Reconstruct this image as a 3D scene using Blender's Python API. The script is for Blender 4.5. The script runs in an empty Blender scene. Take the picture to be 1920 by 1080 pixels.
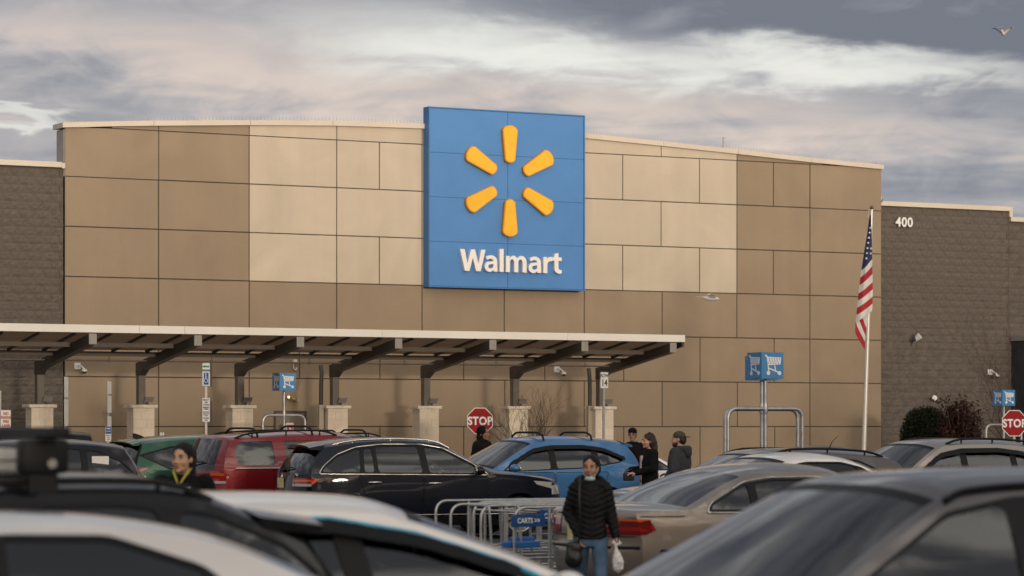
import bpy, bmesh, math, random
from mathutils import Vector, Matrix, Euler, noise as mnoise
from mathutils.geometry import delaunay_2d_cdt

# ------------------------------------------------------------------ scene, camera, sky, sun, exposure
SC = bpy.context.scene
COL = SC.collection
F_PX = 5460.0            # focal length of the photograph in pixels of its 1920 px width
EYE = 1.8
THETA = math.atan(0.538) # the store front is turned this much from the picture plane
CT, ST = math.cos(THETA), math.sin(THETA)
Y0 = 76.8                # metres to the store front straight ahead

cam_d = bpy.data.cameras.new('camera')
cam = bpy.data.objects.new('camera', cam_d)
COL.objects.link(cam)
cam.location = (0, 0, EYE)
cam.rotation_euler = (math.radians(90), 0, 0)
cam_d.sensor_width = 36.0
cam_d.lens = F_PX / 1920 * 36
cam_d.shift_y = 260 / 1920
cam_d.clip_end = 6000
cam_d.dof.use_dof = True
cam_d.dof.focus_distance = 52.0
cam_d.dof.aperture_fstop = 2.7
cam_d.dof.aperture_blades = 9
SC.camera = cam

SUN_EL = math.radians(3.6)
SUN_AZ = math.atan2(ST, -CT) + math.radians(1)     # (sin, cos) about +Y, nearly square on to the store front
TO_SUN = Vector((math.sin(SUN_AZ) * math.cos(SUN_EL), math.cos(SUN_AZ) * math.cos(SUN_EL), math.sin(SUN_EL)))
sun_d = bpy.data.lights.new('sun', 'SUN')
sun_d.energy = 2.35
sun_d.angle = math.radians(8)
sun_d.color = (1.0, 0.86, 0.70)
sun = bpy.data.objects.new('sun', sun_d)
sun.rotation_euler = TO_SUN.to_track_quat('Z', 'Y').to_euler()
sun.location = (20, -20, 30)
COL.objects.link(sun)

SC.view_settings.view_transform = 'Standard'
SC.view_settings.look = 'None'
SC.view_settings.exposure = 0.24
SC.view_settings.gamma = 1.0
SC.view_settings.use_curve_mapping = False
SC.render.engine = 'CYCLES'
SC.cycles.max_bounces = 8
SC.cycles.transparent_max_bounces = 12
SC.cycles.use_denoising = True
SC.cycles.caustics_reflective = False
SC.cycles.caustics_refractive = False


class NT:
    """small helper to write node graphs as expressions"""
    def __init__(s, tree):
        s.t = tree; s.n = tree.nodes; s.l = tree.links
    def node(s, typ, ins=None, **kw):
        nd = s.n.new(typ)
        for k, v in kw.items():
            setattr(nd, k, v)
        for k, v in (ins or {}).items():
            s.put(nd.inputs[k], v)
        return nd
    def put(s, sock, v):
        if isinstance(v, bpy.types.NodeSocket):
            s.l.new(v, sock)
        elif v is not None:
            if sock.type == 'RGBA' and not isinstance(v, (int, float)) and len(v) == 3:
                v = (*v, 1)
            sock.default_value = v
    def m(s, op, a, b=None, c=None):
        nd = s.n.new('ShaderNodeMath'); nd.operation = op
        for i, v in enumerate((a, b, c)):
            if v is not None:
                s.put(nd.inputs[i], v)
        return nd.outputs[0]
    def mix(s, f, a, b, blend='MIX'):
        nd = s.n.new('ShaderNodeMix'); nd.data_type = 'RGBA'; nd.blend_type = blend
        s.put(nd.inputs[0], f); s.put(nd.inputs[6], a); s.put(nd.inputs[7], b)
        return nd.outputs[2]
    def noise(s, vec, scale, detail=3, rough=0.5, dist=0.0):
        nd = s.n.new('ShaderNodeTexNoise')
        if vec is not None: s.l.new(vec, nd.inputs['Vector'])
        nd.inputs['Scale'].default_value = scale; nd.inputs['Detail'].default_value = detail
        nd.inputs['Roughness'].default_value = rough; nd.inputs['Distortion'].default_value = dist
        return nd.outputs[0]
    def smooth(s, v, a, b):
        nd = s.n.new('ShaderNodeMapRange'); nd.interpolation_type = 'SMOOTHSTEP'
        s.put(nd.inputs[0], v); nd.inputs[1].default_value = a; nd.inputs[2].default_value = b
        nd.inputs[3].default_value = 0; nd.inputs[4].default_value = 1
        return nd.outputs[0]
    def comb(s, x, y, z):
        nd = s.n.new('ShaderNodeCombineXYZ')
        for i, v in enumerate((x, y, z)): s.put(nd.inputs[i], v)
        return nd.outputs[0]
    def gauss(s, v, c, w):
        d = s.m('DIVIDE', s.m('SUBTRACT', v, c), w)
        return s.m('EXPONENT', s.m('MULTIPLY', s.m('MULTIPLY', d, d), -1.0))


def build_world():
    w = bpy.data.worlds.new('World'); SC.world = w; w.use_nodes = True
    w.node_tree.nodes.clear()
    N = NT(w.node_tree)
    tc = N.node('ShaderNodeTexCoord')
    sep = N.node('ShaderNodeSeparateXYZ', {0: tc.outputs['Generated']})
    x, y, z = sep.outputs
    zc = N.m('MAXIMUM', z, 0.0)
    el = N.m('ARCSINE', zc)
    az = N.m('ARCTAN2', x, y)
    den = N.m('ADD', zc, 0.07)
    p = N.comb(N.m('DIVIDE', x, den), N.m('DIVIDE', y, den), 3.7)
    n1 = N.noise(p, 0.9, 4, 0.5, 0.4)
    n2 = N.noise(p, 1.7, 5, 0.50, 0.5)
    n3 = N.noise(p, 4.5, 6, 0.55, 0.5)
    wob = N.m('ADD', N.m('MULTIPLY', N.m('SUBTRACT', n2, 0.5), 0.030), N.m('MULTIPLY', N.m('SUBTRACT', n3, 0.5), 0.016))
    n5 = N.noise(N.comb(N.m('MULTIPLY', az, 26.0), N.m('MULTIPLY', el, 62.0), 1.3), 1.0, 7, 0.58, 0.8)
    n5 = N.m('MULTIPLY', N.m('SUBTRACT', n5, 0.5), N.m('SUBTRACT', 1.0, N.smooth(el, 0.2, 0.5)))
    wob = N.m('ADD', wob, N.m('MULTIPLY', n5, 0.020))
    elw = N.m('ADD', el, wob)
    # a long break in the cloud deck, falling gently to the right
    elg = N.m('SUBTRACT', 0.1283, N.m('MULTIPLY', az, 0.078))
    width = N.m('SUBTRACT', 0.0115, N.m('MULTIPLY', az, 0.030))
    width = N.m('MAXIMUM', N.m('MINIMUM', width, 0.0145), 0.0062)
    gap = N.gauss(elw, elg, width)
    gap = N.m('MULTIPLY', gap, N.m('MAXIMUM', N.gauss(az, 0.0, 0.075), N.m('MULTIPLY', N.gauss(az, 0.10, 0.10), 0.9)))
    gen = N.smooth(N.m('ADD', N.m('MULTIPLY', n2, 0.55), N.m('MULTIPLY', n3, 0.45)), 0.49, 0.60)     # breaks elsewhere in the deck
    above = N.smooth(N.m('SUBTRACT', el, elg), 0.10, 0.25)
    mask = N.m('MAXIMUM', N.smooth(N.m('MULTIPLY', gap, N.m('ADD', 0.55, N.m('MULTIPLY', n3, 0.9))), 0.10, 1.0), N.m('MULTIPLY', gen, N.m('MULTIPLY', above, 0.9)))
    # a small break low on the left
    low = N.m('MULTIPLY', N.gauss(elw, 0.1055, 0.0030), N.gauss(az, -0.168, 0.022))
    mask = N.m('MAXIMUM', mask, N.m('MULTIPLY', N.smooth(low, 0.2, 0.9), 0.75))
    dlt = N.m('SUBTRACT', elw, elg)
    light_tone = N.m('MULTIPLY', N.gauss(dlt, -0.0155, 0.011), 0.34)
    light_tone = N.m('ADD', light_tone, N.m('MULTIPLY', N.m('SUBTRACT', n2, 0.5), 0.95))
    light_tone = N.m('ADD', light_tone, N.m('MULTIPLY', N.m('SUBTRACT', n3, 0.5), N.m('ADD', 0.30, N.m('MULTIPLY', N.smooth(el, 0.16, 0.4), 1.3))))
    light_tone = N.m('ADD', light_tone, N.m('MULTIPLY', n5, 0.75))
    light_tone = N.m('SUBTRACT', light_tone, N.m('MULTIPLY', N.smooth(dlt, 0.004, 0.016), N.m('MULTIPLY', N.smooth(az, -0.07, 0.05), 0.44)))
    light_tone = N.m('SUBTRACT', light_tone, N.m('MULTIPLY', N.smooth(az, 0.02, 0.18), 0.20))
    light_tone = N.m('ADD', light_tone, N.m('MULTIPLY', N.m('MULTIPLY', N.gauss(az, -0.12, 0.07), N.gauss(el, 0.135, 0.012)), 0.22))
    light_tone = N.m('ADD', N.m('MULTIPLY', light_tone, 0.8), 0.395)
    ramp = N.node('ShaderNodeValToRGB', {0: light_tone})
    cr = ramp.color_ramp
    cr.elements[0].position = 0.05; cr.elements[0].color = (0.155, 0.17, 0.205, 1)
    cr.elements[1].position = 1.0; cr.elements[1].color = (0.72, 0.60, 0.515, 1)
    for pos, c in ((0.30, (0.275, 0.285, 0.315)), (0.50, (0.405, 0.385, 0.39)), (0.70, (0.55, 0.48, 0.44))):
        e = cr.elements.new(pos); e.color = (*c, 1)
    sky = N.node('ShaderNodeTexSky', sky_type='NISHITA', sun_disc=False)
    sky.sun_elevation = SUN_EL; sky.sun_rotation = SUN_AZ
    sky.air_density = 1.3; sky.dust_density = 3.0
    skyc = N.mix(1.0, sky.outputs[0], (0.05, 0.05, 0.05), 'MULTIPLY')
    hi = N.mix(N.m('MULTIPLY', N.smooth(n3, 0.3, 0.7), 0.5), (0.54, 0.56, 0.57), (0.70, 0.695, 0.675))
    skyc = N.mix(1.0, skyc, hi, 'ADD')
    col = N.mix(mask, ramp.outputs[0], skyc)
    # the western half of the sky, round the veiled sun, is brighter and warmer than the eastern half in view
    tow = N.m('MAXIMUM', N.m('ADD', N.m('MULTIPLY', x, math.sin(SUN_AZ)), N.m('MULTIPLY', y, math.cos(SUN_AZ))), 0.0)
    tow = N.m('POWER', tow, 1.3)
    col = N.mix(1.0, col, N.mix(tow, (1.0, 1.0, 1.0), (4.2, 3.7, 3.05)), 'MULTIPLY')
    # below the horizon: dull ground colour
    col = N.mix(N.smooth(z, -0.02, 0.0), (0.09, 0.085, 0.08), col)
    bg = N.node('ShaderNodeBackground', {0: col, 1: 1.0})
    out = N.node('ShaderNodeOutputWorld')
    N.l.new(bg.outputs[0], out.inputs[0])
build_world()

# ------------------------------------------------------------------ helpers
R = random.Random(7)

def P(px, py, s):
    """point of the place seen at photo pixel (px, py) where one metre measures s photo pixels"""
    return Vector(((px - 960) / s, F_PX / s, EYE + (800 - py) / s))

MATS = {}
def mat(name, color, rough=0.6, metal=0.0, coat=0.0, vary=0.0, vscale=3.0, bump=0.0, bscale=60.0, space='Object',
        spec=0.5, emis=None, rand=0.0, dark=None):
    if name in MATS: return MATS[name]
    m = bpy.data.materials.new(name); m.use_nodes = True
    m.node_tree.nodes.clear()
    N = NT(m.node_tree)
    b = N.node('ShaderNodeBsdfPrincipled')
    o = N.node('ShaderNodeOutputMaterial'); N.l.new(b.outputs[0], o.inputs[0])
    tc = N.node('ShaderNodeTexCoord'); geo = N.node('ShaderNodeNewGeometry')
    vec = geo.outputs['Position'] if space == 'World' else tc.outputs['Object']
    c = (*color, 1)
    if vary:
        n = N.noise(vec, vscale, 5, 0.6, 0.3)
        lo = dark or tuple(v * (1 - vary) for v in color); hi = tuple(min(1, v * (1 + vary)) for v in color)
        c = N.mix(N.smooth(n, 0.28, 0.72), lo, hi)
    if rand:
        oi = N.node('ShaderNodeObjectInfo')
        k = N.m('ADD', 1 - rand, N.m('MULTIPLY', oi.outputs['Random'], 2 * rand))
        c = N.mix(1.0, c, N.comb(k, k, k), 'MULTIPLY')
    N.put(b.inputs['Base Color'], c)
    rg = rough
    if vary and rough > 0.12:
        rg = N.m('ADD', rough - 0.06, N.m('MULTIPLY', N.noise(vec, vscale * 4, 4), 0.12))
    N.put(b.inputs['Roughness'], rg)
    b.inputs['Metallic'].default_value = metal
    b.inputs['Coat Weight'].default_value = coat
    b.inputs['Coat Roughness'].default_value = 0.04
    b.inputs['Specular IOR Level'].default_value = spec
    if emis:
        b.inputs['Emission Color'].default_value = (*emis[0], 1); b.inputs['Emission Strength'].default_value = emis[1]
    if bump:
        bn = N.node('ShaderNodeBump', {'Height': N.noise(vec, bscale, 4, 0.6), 'Strength': bump, 'Distance': 0.02})
        N.l.new(bn.outputs[0], b.inputs['Normal'])
    MATS[name] = m
    return m

def glass_mat(name, tint, refl_rough=0.015, base=0.0, ior=1.5):
    """thin glazing: tinted transparency plus a fresnel reflection"""
    if name in MATS: return MATS[name]
    m = bpy.data.materials.new(name); m.use_nodes = True; m.node_tree.nodes.clear()
    N = NT(m.node_tree)
    tr = N.node('ShaderNodeBsdfTransparent', {0: tint})
    geo = N.node('ShaderNodeNewGeometry')
    bn = N.node('ShaderNodeBump', {'Height': N.noise(geo.outputs['Position'], 1.6, 1), 'Strength': 0.12, 'Distance': 0.02})
    gl = N.node('ShaderNodeBsdfGlossy', {0: (0.95, 0.97, 1.0), 'Roughness': refl_rough, 'Normal': bn.outputs[0]})
    fr = N.node('ShaderNodeFresnel', {0: ior})
    fac = N.m('MINIMUM', N.m('ADD', N.m('MULTIPLY', fr.outputs[0], 1.05), base), 1.0)
    mx = N.node('ShaderNodeMixShader', {0: fac, 1: tr.outputs[0], 2: gl.outputs[0]})
    o = N.node('ShaderNodeOutputMaterial'); N.l.new(mx.outputs[0], o.inputs[0])
    MATS[name] = m
    return m


class MB:
    """collects shapes into one mesh"""
    def __init__(s):
        s.v = []; s.f = []; s.mi = []
    def add(s, verts, faces, mi=0, M=None):
        o = len(s.v)
        if M is not None: verts = [M @ Vector(p) for p in verts]
        s.v += [tuple(p) for p in verts]
        s.f += [tuple(i + o for i in f) for f in faces]
        s.mi += [mi] * len(faces)
        return s
    def box(s, lo, hi, mi=0, M=None, bev=0.0):
        x0, y0, z0 = lo; x1, y1, z1 = hi
        if bev <= 0:
            v = [(x0, y0, z0), (x1, y0, z0), (x1, y1, z0), (x0, y1, z0), (x0, y0, z1), (x1, y0, z1), (x1, y1, z1), (x0, y1, z1)]
            f = [(0, 3, 2, 1), (4, 5, 6, 7), (0, 1, 5, 4), (1, 2, 6, 5), (2, 3, 7, 6), (3, 0, 4, 7)]
            return s.add(v, f, mi, M)
        bm = bmesh.new()
        bmesh.ops.create_cube(bm, size=1)
        for q in bm.verts:
            q.co = Vector(((x0 + x1) / 2 + q.co.x * (x1 - x0), (y0 + y1) / 2 + q.co.y * (y1 - y0), (z0 + z1) / 2 + q.co.z * (z1 - z0)))
        bmesh.ops.bevel(bm, geom=list(bm.edges), offset=bev, segments=2, affect='EDGES', profile=0.6)
        return s.bm(bm, mi, M)
    def bm(s, bm, mi=0, M=None):
        bm.verts.index_update()
        s.add([q.co.copy() for q in bm.verts], [[q.index for q in f.verts] for f in bm.faces], mi, M)
        bm.free(); return s
    def tube(s, path, r, seg=10, mi=0, caps=True, M=None):
        path = [Vector(p) for p in path]; n = len(path)
        rr = r if isinstance(r, (list, tuple)) else [r] * n
        vs = []; fs = []
        up = None
        for i, p in enumerate(path):
            t = (path[min(i + 1, n - 1)] - path[max(i - 1, 0)])
            if t.length < 1e-9: t = Vector((0, 0, 1))
            t.normalize()
            if up is None:
                a = Vector((0, 0, 1)) if abs(t.z) < 0.9 else Vector((1, 0, 0))
                up = (a - t * a.dot(t)).normalized()
            else:
                up = (up - t * up.dot(t))
                up = up.normalized() if up.length > 1e-6 else t.orthogonal().normalized()
            side = t.cross(up)
            for k in range(seg):
                a = 2 * math.pi * k / seg
                vs.append(p + (up * math.cos(a) + side * math.sin(a)) * rr[i])
        for i in range(n - 1):
            for k in range(seg):
                k2 = (k + 1) % seg
                fs.append((i * seg + k, i * seg + k2, (i + 1) * seg + k2, (i + 1) * seg + k))
        if caps:
            fs.append(tuple(range(seg - 1, -1, -1))); fs.append(tuple((n - 1) * seg + k for k in range(seg)))
        return s.add(vs, fs, mi, M)
    def prism(s, poly, y0, y1, mi=0, M=None):
        """polygon in the (x, z) plane pushed from y0 to y1"""
        n = len(poly)
        v = [(p[0], y0, p[1]) for p in poly] + [(p[0], y1, p[1]) for p in poly]
        f = [tuple(range(n)), tuple(range(2 * n - 1, n - 1, -1))]
        f += [(i, i + n, (i + 1) % n + n, (i + 1) % n) for i in range(n)]
        return s.add(v, f, mi, M)
    def ell(s, c, r, mi=0, seg=16, rings=10, M=None):
        v = [(c[0], c[1], c[2] + r[2])]; f = []
        for i in range(1, rings):
            t = math.pi * i / rings
            for k in range(seg):
                a = 2 * math.pi * k / seg
                v.append((c[0] + r[0] * math.sin(t) * math.cos(a), c[1] + r[1] * math.sin(t) * math.sin(a), c[2] + r[2] * math.cos(t)))
        v.append((c[0], c[1], c[2] - r[2]))
        for k in range(seg):
            f.append((0, 1 + k, 1 + (k + 1) % seg))
            for i in range(rings - 2):
                a = 1 + i * seg + k; b = 1 + i * seg + (k + 1) % seg
                f.append((a, a + seg, b + seg, b))
            l = 1 + (rings - 2) * seg
            f.append((len(v) - 1, l + (k + 1) % seg, l + k))
        return s.add(v, f, mi, M)
    def build(s, name, mats, parent=None, smooth=None, loc=None, rotz=0.0):
        me = bpy.data.meshes.new(name)
        me.from_pydata(s.v, [], s.f)
        if not isinstance(mats, (list, tuple)): mats = [mats]
        for m in mats: me.materials.append(m)
        if len(mats) > 1: me.polygons.foreach_set('material_index', s.mi)
        me.update()
        return link(name, me, parent, smooth, loc, rotz)

def link(name, me, parent=None, smooth=None, loc=None, rotz=0.0):
    if smooth is not None:
        me.polygons.foreach_set('use_smooth', [True] * len(me.polygons))
        if smooth < 180: me.set_sharp_from_angle(angle=math.radians(smooth))
    o = bpy.data.objects.new(name, me)
    COL.objects.link(o)
    if parent is not None: o.parent = parent
    if loc is not None: o.location = loc
    if rotz: o.rotation_euler.z = rotz
    return o

def tag(o, label=None, cat=None, group=None, kind=None):
    if label: o['label'] = label
    if cat: o['category'] = cat
    if group: o['group'] = group
    if kind: o['kind'] = kind
    return o

def thing(name, label, cat, loc=(0, 0, 0), rotz=0.0, group=None):
    o = bpy.data.objects.new(name, None); o.empty_display_size = 0.2
    COL.objects.link(o); o.location = loc; o.rotation_euler = (0, 0, rotz)
    return tag(o, label, cat, group)

def round_poly(poly, r, seg=4):
    out = []; n = len(poly)
    for i in range(n):
        p0, p1, p2 = Vector(poly[i - 1]), Vector(poly[i]), Vector(poly[(i + 1) % n])
        a = p0 - p1; b = p2 - p1
        rr = r[i] if isinstance(r, (list, tuple)) else r
        d = min(rr, a.length * 0.45, b.length * 0.45)
        if d < 1e-4: out.append(tuple(p1)); continue
        q0 = p1 + a.normalized() * d; q1 = p1 + b.normalized() * d
        for k in range(seg + 1):
            t = k / seg
            out.append(tuple(q0 * (1 - t) ** 2 + p1 * 2 * t * (1 - t) + q1 * t * t))
    return out

def round_path(path, r, seg=6):
    path = [Vector(p) for p in path]; out = [path[0]]
    for i in range(1, len(path) - 1):
        a = path[i - 1] - path[i]; b = path[i + 1] - path[i]
        d = min(r, a.length * 0.49, b.length * 0.49)
        q0 = path[i] + a.normalized() * d; q1 = path[i] + b.normalized() * d
        for k in range(seg + 1):
            t = k / seg
            out.append(q0 * (1 - t) ** 2 + path[i] * 2 * t * (1 - t) + q1 * t * t)
    return out + [path[-1]]

def text_geo(txt, size, extrude=0.0, bold=0.0, bevel=0.0, align='CENTER', space=1.0):
    """lettering as geometry in the x-z plane, facing -y; returns verts, faces, width"""
    cu = bpy.data.curves.new('t', 'FONT'); cu.body = txt; cu.size = size; cu.extrude = extrude; cu.offset = bold
    cu.bevel_depth = bevel; cu.bevel_resolution = 1; cu.resolution_u = 4
    cu.align_x = align; cu.space_character = space
    ob = bpy.data.objects.new('t', cu); COL.objects.link(ob)
    dg = bpy.context.evaluated_depsgraph_get(); dg.update()
    me = ob.evaluated_get(dg).to_mesh()
    v = [(q.co.x, -q.co.z, q.co.y) for q in me.vertices]; f = [tuple(p.vertices) for p in me.polygons]
    ob.evaluated_get(dg).to_mesh_clear()
    bpy.data.objects.remove(ob); bpy.data.curves.remove(cu)
    return v, f

def text_obj(name, txt, size, material, parent, loc, extrude=0.001, bold=0.0, bevel=0.0, sx=1.0, M=None, space=1.0):
    v, f = text_geo(txt, size, extrude, bold, bevel, space=space)
    v = [(a * sx, b, c) for a, b, c in v]
    mb = MB(); mb.add(v, f, M=M)
    return mb.build(name, material, parent, loc=loc)
# ------------------------------------------------------------------ ground
M_ASPH = mat('asphalt', (0.05, 0.05, 0.052), 0.85, vary=0.35, vscale=0.8, bump=0.5, bscale=90, space='World')
M_CONC = mat('concrete', (0.36, 0.34, 0.31), 0.85, vary=0.15, vscale=1.2, bump=0.25, bscale=50, space='World')
M_PAINT = mat('road_paint', (0.72, 0.71, 0.68), 0.7, vary=0.18, vscale=6, space='World')
M_YELP = mat('kerb_paint', (0.62, 0.42, 0.05), 0.7, vary=0.2, vscale=5, space='World')

def FW(l, d, z=0.0):
    """store-front coordinates (along, out from the wall, up) to the world"""
    return Vector((l * CT + d * ST, Y0 + l * ST - d * CT, z))

def LX(px, d=0.0):
    u = (px - 960) / F_PX
    return (u * (Y0 - d * CT) - d * ST) / (CT - u * ST)

def FZ(px, py, d=0.0):
    y = FW(LX(px, d), d).y
    return EYE + (800 - py) * y / F_PX

mb = MB()
S = 1500
mb.add([(-S, -S, 0), (S, -S, 0), (S, S, 0), (-S, S, 0)], [(0, 1, 2, 3)])
tag(mb.build('parking_lot', M_ASPH), kind='structure')

# pavement in front of the store with its kerb
LOC0 = (0, Y0, 0)
mb = MB(); mb.box((-60, -6.6, 0.004), (60, 0.3, 0.14))
sw = tag(mb.build('pavement', M_CONC, loc=LOC0, rotz=THETA), kind='structure')
mb = MB(); mb.box((-60, -6.8, 0.004), (60, -6.62, 0.15), bev=0.02)
mb.build('kerb', M_YELP, sw)

# unseen tree belt added behind the camera to shade the cars and lower wall
mb = MB(); rr = random.Random(21)
sd = Vector((math.sin(SUN_AZ), math.cos(SUN_AZ), 0)); cr_ = Vector((sd.y, -sd.x, 0))
for i in range(150):
    q = sd * (70 + rr.uniform(-7, 9)) + cr_ * (-150 + 300 * i / 149 + rr.uniform(-2, 2))
    h = 14.0 + rr.uniform(-1.6, 1.0) - (rr.uniform(0, 3) if i % 2 else 0); r_ = rr.uniform(2.6, 3.4)
    mb.ell((q.x, q.y, h - r_ * 1.2), (r_, r_, r_ * 1.2), seg=9, rings=6); mb.ell((q.x + rr.uniform(-2, 2), q.y, h * .45), (r_ * .95, r_ * .95, h * .36), seg=8, rings=6)
    mb.tube([(q.x, q.y, 0), (q.x, q.y, h * .5)], [.4, .25], 6)
mb.v = [tuple(Vector(p_) + Vector((1, 1, 1)) * 1.1 * mnoise.noise(Vector(p_) * .35)) for p_ in mb.v]
tag(mb.build('added_shade_trees', mat('added_tree_leaf', (.045, .045, .025), .9, vary=.4, vscale=.6)), 'unseen tree belt added behind the camera to shade the lot and lower wall', 'added_shade_trees', kind='stuff')

# stall lines, painted across the lot parallel to the store
mb = MB()
for row in range(2):
    for k in range(-4, 22):
        l = FW(0, 0)
        d0 = 14.0 + 2.7 * k
        a0 = -14.5 + row * 11.0 if k < 12 else -13.0 + row * 11
        mb.box((a0, -d0 - 0.05, 0.004), (a0 + 5.6, -d0 + 0.05, 0.006))
st = tag(mb.build('stall_lines', M_PAINT, loc=LOC0, rotz=THETA), kind='structure')

# ------------------------------------------------------------------ the store
def panel_mat(name, col, rnd):
    m = bpy.data.materials.new(name); m.use_nodes = True; m.node_tree.nodes.clear()
    N = NT(m.node_tree)
    tc = N.node('ShaderNodeTexCoord'); oi = N.node('ShaderNodeObjectInfo')
    v = tc.outputs['Object']
    big = N.noise(v, 0.55, 4, 0.55, 0.6)
    sep = N.node('ShaderNodeSeparateXYZ', {0: v})
    streak = N.noise(N.comb(N.m('MULTIPLY', sep.outputs[0], 3.0), 0.0, N.m('MULTIPLY', sep.outputs[2], 0.25)), 1.0, 4, 0.6)
    fine = N.noise(v, 30, 3, 0.6)
    k = N.m('ADD', 1.0 - rnd, N.m('MULTIPLY', oi.outputs['Random'], 2 * rnd))
    k = N.m('MULTIPLY', k, N.m('ADD', 0.79, N.m('MULTIPLY', big, 0.42)))
    k = N.m('MULTIPLY', k, N.m('ADD', 0.93, N.m('MULTIPLY', streak, 0.14)))
    k = N.m('MULTIPLY', k, N.m('ADD', 0.97, N.m('MULTIPLY', fine, 0.06)))
    c = N.mix(1.0, col, N.comb(k, k, k), 'MULTIPLY')
    b = N.node('ShaderNodeBsdfPrincipled', {'Base Color': c, 'Roughness': 0.62, 'Specular IOR Level': 0.3})
    bn = N.node('ShaderNodeBump', {'Height': N.m('ADD', N.m('MULTIPLY', big, 3.0), N.m('MULTIPLY', fine, 0.15)), 'Strength': 0.35, 'Distance': 0.03})
    N.l.new(bn.outputs[0], b.inputs['Normal'])
    o = N.node('ShaderNodeOutputMaterial'); N.l.new(b.outputs[0], o.inputs[0])
    return m

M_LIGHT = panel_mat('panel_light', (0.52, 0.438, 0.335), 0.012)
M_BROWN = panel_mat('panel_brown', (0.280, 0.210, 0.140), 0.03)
M_JOINT = mat('joint', (0.05, 0.042, 0.035), 0.9)
M_COPING = mat('coping', (0.60, 0.52, 0.42), 0.5, vary=0.06, vscale=0.7)
M_BLOCK = mat('split_face_block', (0.118, 0.098, 0.080), 0.92, vary=0.16, vscale=5, bump=0.6, bscale=40, rand=0.04)
M_MORTAR = mat('mortar', (0.098, 0.081, 0.066), 0.95)

store = thing('store_building', 'big beige and brown panelled store front with dark block wings', 'building', LOC0, THETA)

# outline of the curved parapet (along, up)
top_px = [(120, 240), (210, 237.5), (296, 236.5), (466, 235.5), (630, 236.5), (797, 242), (945, 250), (1096, 260), (1240, 274.5), (1380, 289.5), (1517, 305), (1651, 318)]
TOP = [(LX(x), FZ(x, y)) for x, y in top_px]
L_A, L_B = TOP[0][0], TOP[-1][0]
# a smooth arc through both ends and the crown
zm = max(z for _, z in TOP)
def topz(l):
    for (a, za), (b, zb) in zip(TOP, TOP[1:]):
        if l <= b: return za + (zb - za) * max(0, (l - a)) / (b - a)
    return TOP[-1][1]

RZ = [EYE + 1.22 * k for k in range(-2, 8)]      # joint heights, index 0 = k -2
def rz(k): return EYE + 1.22 * k
rows = {
    6: [296, 466, 630, 790, 944, 1094, 1238, 1380, 1517],
    5: [296, 466, 630, 710, 790, 868, 1020, 1094, 1166, 1310, 1380, 1448.5, 1517],
    4: [296, 466, 630, 790, 944, 1094, 1238, 1380, 1517],
    3: [296, 466, 630, 710, 790, 868, 1020, 1094, 1166, 1310, 1380, 1448.5, 1517],
    2: [296, 466, 630, 790, 944, 1094, 1240, 1380, 1517],
    1: [296, 466, 560, 711, 868, 1020, 1168, 1311, 1450, 1517],
    0: [296, 466, 630, 790, 945, 1094, 1240, 1381, 1517],
    -1: [296, 466, 571, 711, 868, 1020, 1168, 1311, 1451, 1517],
    -2: [296, 466, 630, 790, 945, 1094, 1240, 1381, 1517],
}
G = 0.011
for k, cuts in rows.items():
    xs = [L_A] + [LX(c) for c in cuts] + [L_B]
    for i, (a, b) in enumerate(zip(xs, xs[1:])):
        z0 = max(0.14, rz(k)); z1 = rz(k + 1)
        light_tone = k >= 3 and a > LX(464) and b < LX(1383)  # upper middle panels are finished in the lighter tan
        if k == 6 or z1 > min(topz(a), topz(b)):
            # piece trimmed to the arc
            n = 6
            poly = [(a + G, z0 + G), (b - G, z0 + G)]
            tops = [(b - G) + (a - b + 2 * G) * t / n for t in range(n + 1)]
            poly2 = [(q, min(z1 - G if k != 6 else 99, topz(q) - 0.005)) for q in tops]
            poly2 = [q for q in poly2 if q[1] > z0 + G + 0.004]
            if len(poly2) < 2: continue
            if len(poly2) < n + 1:    # runs out in a point
                poly = [q for q in ((poly2[-1][0], z0 + G), (poly2[0][0], z0 + G))]
            m_ = MB().prism(poly + poly2, -0.05, 0.0)
        else:
            m_ = MB()
            x0, x1, zz0, zz1 = a + G, b - G, z0 + G, z1 - G
            c = 0.010
            v = [(x0, 0, zz0), (x1, 0, zz0), (x1, 0, zz1), (x0, 0, zz1), (x0, -0.04, zz0), (x1, -0.04, zz0), (x1, -0.04, zz1), (x0, -0.04, zz1),
                 (x0 + c, -0.05, zz0 + c), (x1 - c, -0.05, zz0 + c), (x1 - c, -0.05, zz1 - c), (x0 + c, -0.05, zz1 - c)]
            f = []
            for o in (0, 4):
                f += [(o + q, o + (q + 1) % 4, o + 4 + (q + 1) % 4, o + 4 + q) for q in range(4)]
            f.append((8, 9, 10, 11))
            m_.add(v, f)
        m_.build('facade_panel', M_LIGHT if light_tone else M_BROWN, store)
# backing wall in the joints and the body of the building behind it
n = 40
poly = [(L_A + 0.01, 0.0), (L_B - 0.01, 0.0)] + [(L_B - 0.01 - (L_B - L_A - 0.02) * t / n, topz(L_B - (L_B - L_A) * t / n) - 0.02) for t in range(n + 1)]
MB().prism(poly, -0.024, 0.50).build('backing_wall', M_JOINT, store)
M_SIDE = mat('parapet_side', (0.34, 0.31, 0.28), 0.6, vary=0.08)
mb = MB(); mb.box((L_A - 0.015, -0.02, 7.9), (L_A + 0.006, 0.495, TOP[0][1] - 0.03)); mb.build('parapet_return', M_SIDE, store)
MB().box((L_A + 0.3, 0.6, 0.0), (L_B - 0.3, 40, 7.6)).build('hall', M_MORTAR, store)
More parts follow.
